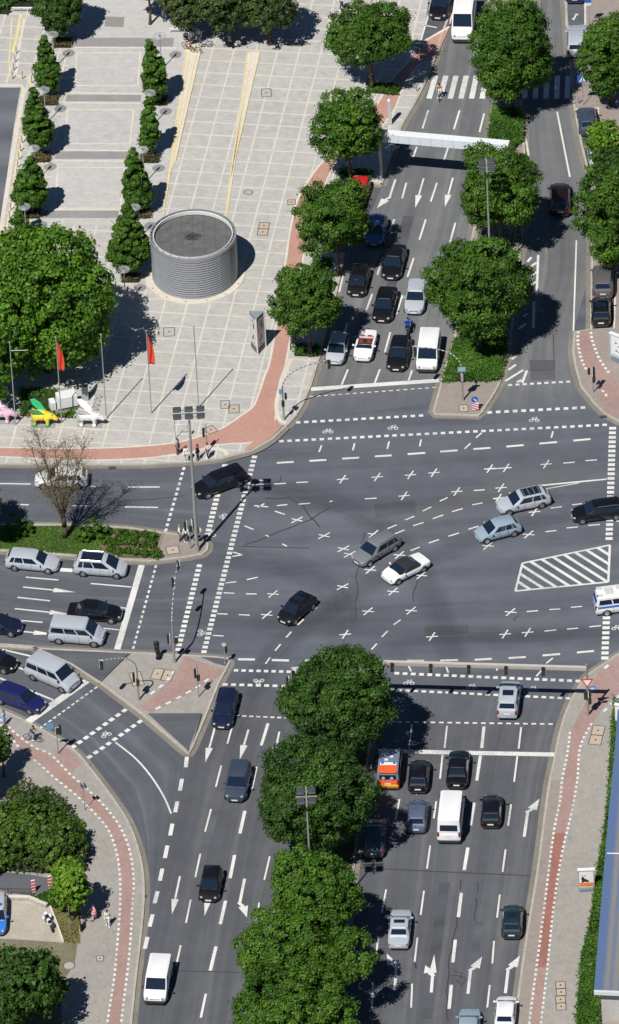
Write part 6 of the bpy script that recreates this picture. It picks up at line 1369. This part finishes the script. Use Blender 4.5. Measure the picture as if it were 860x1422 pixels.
post_signal((313,921), 893, 'short signal post with a round mirror at the corner of the triangular island', [((.12,0,1.5),(1,0),2,False)], [bsign(-.02,-.08,2.1,(.55,.57,.58),.4,.4,True)])
post_signal((81,1047), 1006, 'traffic light with a blue sign next to the cyclist', [((.08,-.12,2.55),(.3,-1),2,True), ((.3,.02,2.6),(1,0),3,False)], [bsign(-.55,-.05,3.1,(.12,.30,.48),.6,.6)])
post_signal((288,628), 588, 'traffic light behind the pedestrian in the pink shirt', [((-.22,0,2.2),(-1,0),3,False)])
post_signal((265,762), 722, 'cluster of traffic lights beside the tall mast on the left median', [((-.35,0,2.5),(-1,0),3,True), ((.10,-.15,2.3),(0,-1),2,False), ((.35,0,2.7),(1,.3),3,True)], [bsign(.72,-.1,2.1,(.72,.70,.55),.65,.6,True)])
post_signal((824,545), 507, 'traffic light on the right corner beside the cycle path', [((-.32,0,2.35),(-1,0),2,False), ((.1,0,2.3),(1,0),3,True), ((.1,-.12,1.5),(0,-1),2,False)])
post_signal((408,986), 928, 'signal mast with white boards poking out of the northernmost lower median tree', [((.15,-.1,4.1),(0,-1),3,True), ((-.4,-.1,3.2),(-1,0),3,True)], [bsign(.35,-.2,4.6,(.75,.76,.76),.55,.4)])
# signs
def sign(px, topy, label, build_, cat='sign', r_=.035, group=None):
    o, h = pole_thing('road_sign', px, topy, label, cat, r_, galv, group); build_(o, h); return o
def ped(o, h):
    q = MB(); q.box((0,-.05,h-.35), (.92,.04,.80)); f = q.build('sign_plate', mat('sign_blue', (.03,.12,.50), .4), o, bevel=.01); q = MB(); z = h-.35; q.add([(-.32,-.075,z-.30),(.32,-.075,z-.30),(0,-.075,z+.28)], [(0,1,2)]); t = q.build('white_triangle', mat('sign_white', (.80,.80,.78), .4), f)
    q = MB(); q.cyl((.0,-.08,z+.07), (.0,-.085,z+.07), .05, .05, 10); q.box((0,-.084,z-.06), (.06,.008,.16)); q.box((-.05,-.084,z-.2), (.05,.008,.16), ry=.35); q.box((.05,-.084,z-.2), (.05,.008,.16), ry=-.35); q.build('walker_symbol', black, t)
sign((810,146), 103, 'blue square pedestrian crossing sign with white triangle', ped)
def park(o, h): q = MB(); q.box((-.1,-.05,h-.4), (.66,.04,.75)); q.build('sign_plate', mat('sign_blue', (.03,.12,.50), .4), o); q = MB(); q.box((-.1,-.05,h-1.0), (.6,.03,.22)); q.build('sub_plate', whitem, o)
sign((819,37), -8, 'blue parking sign at the top edge beside the bay symbol', park)
def keepr(o, h):
    q = MB(); q.cyl((0,-.04,h-.3), (0,-.07,h-.3), .32, .32, 24); f = q.build('blue_disc', mat('sign_blue', (.03,.12,.50), .4), o); q = MB(); q.box((.02,-.08,h-.32), (.34,.012,.07), ry=.78); q.box((.10,-.082,h-.42), (.18,.012,.06)); q.box((.12,-.083,h-.40), (.05,.012,.18)); q.build('white_arrow', mat('sign_white', (.80,.80,.78), .4), f)
    q = MB(); q.box((.05,-.05,h-1.05), (.55,.04,.75)); f = q.build('striped_board', mat('sign_white', (.80,.80,.78), .4), o); q = MB()
    for k in range(3): 
        z = h-1.35+.25*k; q.add([(-.225,-.075,z+.12),(-.225,-.075,z+.0),(.325,-.075,z-.02 if k else z-.02),(.325,-.075,z+.0+.0)], [(0,1,2,3)]) if False else q.box((.05,-.078,z+.05), (.62,.01,.10), ry=.45)
    q.build('red_stripes', mat('sign_red', (.60,.03,.03), .4), f)
sign((660,570), 549, 'blue round arrow sign above a red and white striped board on the island tip', keepr)
def teal(o, h): q = MB(); q.box((-.15,-.05,h-.4), (.62,.05,.75)); q.build('sign_plate', mat('teal_sign', (.08,.17,.18), .4), o); q = MB(); q.box((-.15,-.08,h-.2), (.5,.012,.16)); q.build('white_bar', whitem, o)
sign((584,80), 55, 'small dark teal sign beside the red cycle lane at the top', teal)
def frame(o, h): q = MB(); q.box((-.0,0,h-1.5), (.05,.05,.05)); q.cyl((.0,0,h-.5), (1.15,.0,h-.5), .03, .03, 6); q.build('sign_arm', galv, o); q = MB(); q.box((1.1,-.0,h-.75), (.05,.3,.5)); q.build('sign_plate', galv, o)
sign((244,609), 582, 'thin pole with an empty sign bracket near the four pedestrians', frame)
def edge(o, h): q = MB(); q.box((-.1,0,h-.3), (.05,.45,.4), .5); q.box((.18,0,h-.3), (.05,.45,.4), .5); q.build('sign_plate', mat('sign_back', (.10,.11,.12), .5), o)
sign((118,1125), 1086, 'thin sign pole on the curving cycle path', edge); sign((98,1301), 1254, 'thin pole on the dry grass wedge', lambda o, h: None, 'pole')
def grey_cab(o, h): q = MB(); q.box((0,0,1.35), (.34,.34,2.5)); q.build('housing', mat('pale_cabinet', (.52,.53,.52), .5), o, bevel=.02); q = MB(); q.ball((0,0,2.68), (.16,.16,.12)); q.build('cap', whitem, o, True)
sign((542,172), 140, 'slender pale column with a cap beside the upper road', grey_cab, 'column')
def lampdark(o, h): q = MB(); q.box((0,0,h), (.9,.4,.14)); q.build('lamp_head', mat('floodlight_housing', (.06,.065,.075), .45), o, bevel=.03)
# billboards
def billboard(px, w_, h0, h1, rz, label, art, frame_m):
    o = thing('billboard', G(*px, PT), label, 'billboard'); o.rotation_euler.z = rz
    q = MB(); q.box((0,0,(h0+h1)/2), (w_,.22,h1-h0)); q.build('case', frame_m, o, bevel=.02); q = MB(); q.box((0,-.125,(h0+h1)/2+.08), (w_*.86,.02,(h1-h0)*.80)); pp = q.build('poster', mat('poster_paper', (.74,.74,.72), .4), o)
    q = MB(); q.box((0,0,h1+.03), (w_+.08,.34,.07)); q.build('top_cap', whitem, o)
    if h0 > .1: q = MB(); q.box((0,0,h0/2), (w_*.9,.16,h0)); q.build('foot', mat('billboard_foot', (.16,.22,.28), .5), o)
    art(pp)
    return o
def art_panda(pp):
    q = MB(); 
    for x, z, rx_, rz_ in ((-.28,1.48,.15,.20),(-.12,1.30,.22,.16),(.10,1.22,.12,.12),(-.30,1.20,.12,.12),(-.32,1.78,.06,.06),(-.08,1.80,.06,.06)): q.ball((x,-.137,z), (rx_,.012,rz_), 12, 8)
    q.build('black_patches', black, pp); q = MB(); q.box((0,-.14,.86), (1.38*.86,.012,.42)); q.build('orange_band', mat('poster_orange', (.80,.30,.08), .5), pp); q = MB(); q.box((0,-.15,.80), (1.0,.012,.10)); q.box((0,-.15,1.03), (1.15,.012,.07)); q.build('red_line', mat('poster_red', (.6,.08,.05), .5), pp)
billboard((815,1238), 1.38, .28, 2.35, R(-1), 'street poster with a black and white animal picture above an orange band, beside the hedge', art_panda, mat('poster_frame', (.30,.33,.34), .4))
def art_abs(pp):
    q = MB()
    for x, z, a_, b_ in ((-.6,2.2,.12,.10),(-.3,1.9,.10,.08),(-.55,1.35,.14,.10),(-.2,1.25,.16,.12),(.2,2.0,.15,.2),(.5,1.4,.2,.15)): q.ball((x,-.14,z), (a_,.012,b_), 10, 6)
    q.build('dark_print', mat('poster_grey_print', (.18,.19,.22), .5), pp)
billboard((865,506), 2.6, .55, 3.0, R(-38), 'white poster board in a pale blue frame at the right corner', art_abs, mat('pale_blue_frame', (.40,.50,.58), .4))
billboard((862,1010), .9, .5, 2.4, R(-20), 'pale board with a white top at the corner of the blue-roofed hall', lambda pp: None, mat('pale_blue_frame', (.40,.50,.58), .4))
# dark statue / figure on the island
o = thing('street_sculpture', G(219,914,PT), 'black figure shaped post standing on the edge of the triangular island', 'post')
q = MB(); q.tube([(.12,0,0),(.08,0,.5),(0,0,1.0),(-.02,0,1.5)], .20, 10, .22); q.ball((-.02,0,1.55), (.26,.22,.34)); q.build('body', mat('black_iron', (.008,.008,.009), .5), o, True); q = MB(); q.cyl((.12,0,0), (.12,0,.08), .3, .28, 14); q.build('foot', black, o)
# manhole covers and inspection frames
def cover(px, w_, d_, label, round_=False, n=1, rz=0, m_=None):
    o = thing('manhole_cover', G(*px, PT), label, 'manhole cover', 'manhole covers and inspection frames'); o.rotation_euler.z = rz; q = MB()
    if round_: q.ring((0,0,.006), w_/2, .05, 24, 'Z', 4); q.build('frame', mat('iron_frame', (.14,.125,.11), .7), o); q = MB(); q.cyl((0,0,-.01), (0,0,.012), w_/2-.04, w_/2-.04, 24); q.build('lid', m_ or mat('concrete_lid', (.40,.37,.33), .8), o); return
    q = MB()
    for k in range(n):
        y = (k-(n-1)/2)*d_
        for a, b, cx_, cy_ in ((w_,.07,0,y-d_/2),(w_,.07,0,y+d_/2),(.07,d_,-w_/2,y),(.07,d_,w_/2,y)): q.box((cx_,cy_,.012+.002*(a > b)), (a,b,.03))
    q.build('frame', mat('iron_frame', (.14,.125,.11), .7), o); q = MB()
    for k in range(n): q.box((0,(k-(n-1)/2)*d_,.004), (w_-.09,d_-.09,.02))
    q.build('lid', m_ or mat('beige_lid', (.46,.38,.29), .8), o); q = MB()
    for k in range(n): q.cyl((0,(k-(n-1)/2)*d_,.01), (0,(k-(n-1)/2)*d_,.03), .09, .09, 8)
    q.build('socket', mat('rust_socket', (.10,.04,.03), .8), o)
lidg = mat('grey_lid', (.42,.41,.39), .8)
for a in (((370,129),.9,1.3,'square frame in the middle of the upper plaza',False,1,0,lidg),((366,318),.95,1.0,'double brown frame right of the round tower',False,2,R(-8),None),((345,267),.8,.8,'dark round cover on the upper plaza',True),((405,281),.7,.8,'small brown frame beside the cycle path',False,1,0,None),
    ((235,461),1.0,1.3,'square frame below the round tower',False,1,0,lidg),((325,568),.95,1.2,'brown frame inside the plaza corner',False,1,0,None),((313,562),.8,1.2,'grey frame left of the brown one in the plaza corner',False,1,0,lidg),((293,597),.9,1.0,'brown diamond frame at the edge of the cycle path',False,1,R(30),None),
    ((240,764),1.1,1.1,'pinkish frame on the left median tip',False,1,R(8),None),((190,943),1.0,1.9,'large frame behind the curved traffic light on the island',False,1,R(10),None),((219,936),.95,1.5,'left frame of the pair on the island',False,1,R(-15),None),((233,938),.95,1.5,'right frame of the pair on the island',False,1,R(-15),None),
    ((644,567),.8,1.0,'orange frame on the upper island tip',False,1,0,None),((829,1021),1.05,1.3,'double beige frame on the right footway',False,2,R(-12),None),((779,1373),.8,.9,'upper small frame at the bottom of the right footway',False,2,0,None),((779,1393),.8,.9,'lower small frame at the bottom of the right footway',False,2,0,None),
    ((139,1331),.6,.7,'small frame on the lower left footway',False,1,0,lidg),((96,1341),.95,0,'pale round cover on the mossy strip',True)): cover(*a)
# striped barrier posts and fence by the lane
rw = mat('sign_white', (.80,.80,.78), .4)
for p, lb in (((47,1239),'red and white striped barrier post in the middle of the lane'),((70,1233),'red and white striped barrier post at the street end of the lane')):
    o = thing('barrier_post', G(*p, PT), lb, 'barrier post', 'striped barrier posts'); q = MB(); q.box((0,0,.65), (.34,.10,1.3), .3); q.build('post', rw, o, bevel=.01); q = MB()
    for k in range(4): q.box((0,0,.2+.32*k), (.37,.13,.16), .3)
    q.build('red_band', mat('barrier_red', (.65,.07,.04), .5), o)
def fence(a, b, h, label, m_, gap=.12, name='fence'):
    A_, B_ = G(*a, PT), G(*b, PT); d = B_-A_; o = thing(name, A_, label, 'fence'); q = MB(); n = int(d.length/gap)
    for i in range(n+1): q.cyl(d*(i/n), d*(i/n)+Vector((0,0,h)), .012, .012, 4)
    for z in (.15, h-.05): strip(q, [Vector((0,0,0)), d], .04, z+.03, z)
    q.build('bars', m_, o); q = MB()
    for i in range(0, n+1, max(1, int(2/gap))): q.box(d*(i/n)+Vector((0,0,h/2)), (.08,.08,h+.1))
    q.build('fence_post', m_, o)
fence((-20,1244),(44,1246), .9, 'dark low metal fence between the lane and the sandy yard', mat('fence_dark', (.05,.05,.045), .6))
q = MB(); P = gp([(88,1311),(80,1288),(70,1262)]); c0 = P[0].copy(); o = thing('timber_edging', (c0.x,c0.y,PT), 'pale timber edging at the right side of the sandy yard', 'edging'); strip(q, [p-c0 for p in P], .18, .22, 0); q.build('beam', border_m, o)
q = MB(); P = gp([(66,1262),(40,1252),(5,1251),(-60,1251)]); c0 = P[0].copy(); o = thing('low_wall', (c0.x,c0.y,PT), 'low pale stone wall along the top of the sandy yard', 'wall'); strip(q, [p-c0 for p in P], .3, .38, 0); q.build('wall_body', kerb_m, o); q = MB(); strip(q, [p-c0 for p in P], .36, .43, .38); q.build('coping', border_m, o)
P = [G(112,1266,PT), G(112.5,1312,PT)]; d = P[1]-P[0]; o = thing('dark_panel', P[0], 'narrow dark information board at the edge of the dry grass', 'board'); q = MB(); q.box((d*.55)+Vector((0,0,.6)), (.08,.9,1.2)); q.build('panel', black, o); q = MB(); q.box((d*.55)+Vector((0,0,.06)), (.2,1.1,.12)); q.build('foot', kerb_m, o)
o = thing('litter_bin', G(119,555,PT), 'slim grey cabinet in the shade behind the white rhinoceros', 'cabinet'); q = MB(); q.box((0,0,.75), (.55,.4,1.5)); q.build('housing', mat('shade_cabinet', (.35,.42,.45), .4), o, bevel=.02); q = MB(); q.box((0,0,1.52), (.6,.45,.05)); q.build('lid', galv, o)
o = thing('bike_rack', G(130,568,PT), 'short row of low bicycle hoops on the paving above the white rhinoceros', 'bicycle rack')
for k in range(5):
    q = MB(); x, y = .12*k, -.95+.62*k; q.tube([(x-.22,y,0),(x-.22,y,.42),(x+.22,y,.42),(x+.22,y,0)], .025, 6); q.build('hoop', mat('rack_steel', (.16,.16,.17), .5), o)
# drains at the kerb
for p, lb in (((156,650),'dark drain grate at the kerb above the median tree'),((121,1064),'dark drain grate at the kerb of the slip road'),((838,579),'dark drain grate at the right corner kerb'),((199,1245),'dark drain grate at the lower left kerb')):
    o = thing('drain_grate', G(*p, .0), lb, 'drain', 'drain grates along the kerbs'); o.location.z = .02; q = MB(); q.box((0,0,.004), (.62,.38,.02)); q.build('frame', black, o); q = MB()
    for k in range(5): q.box((-.24+.12*k,0,.02), (.05,.3,.015))
    q.build('bars', mat('iron_frame', (.14,.125,.11), .7), o)
bpy.context.view_layer.update()
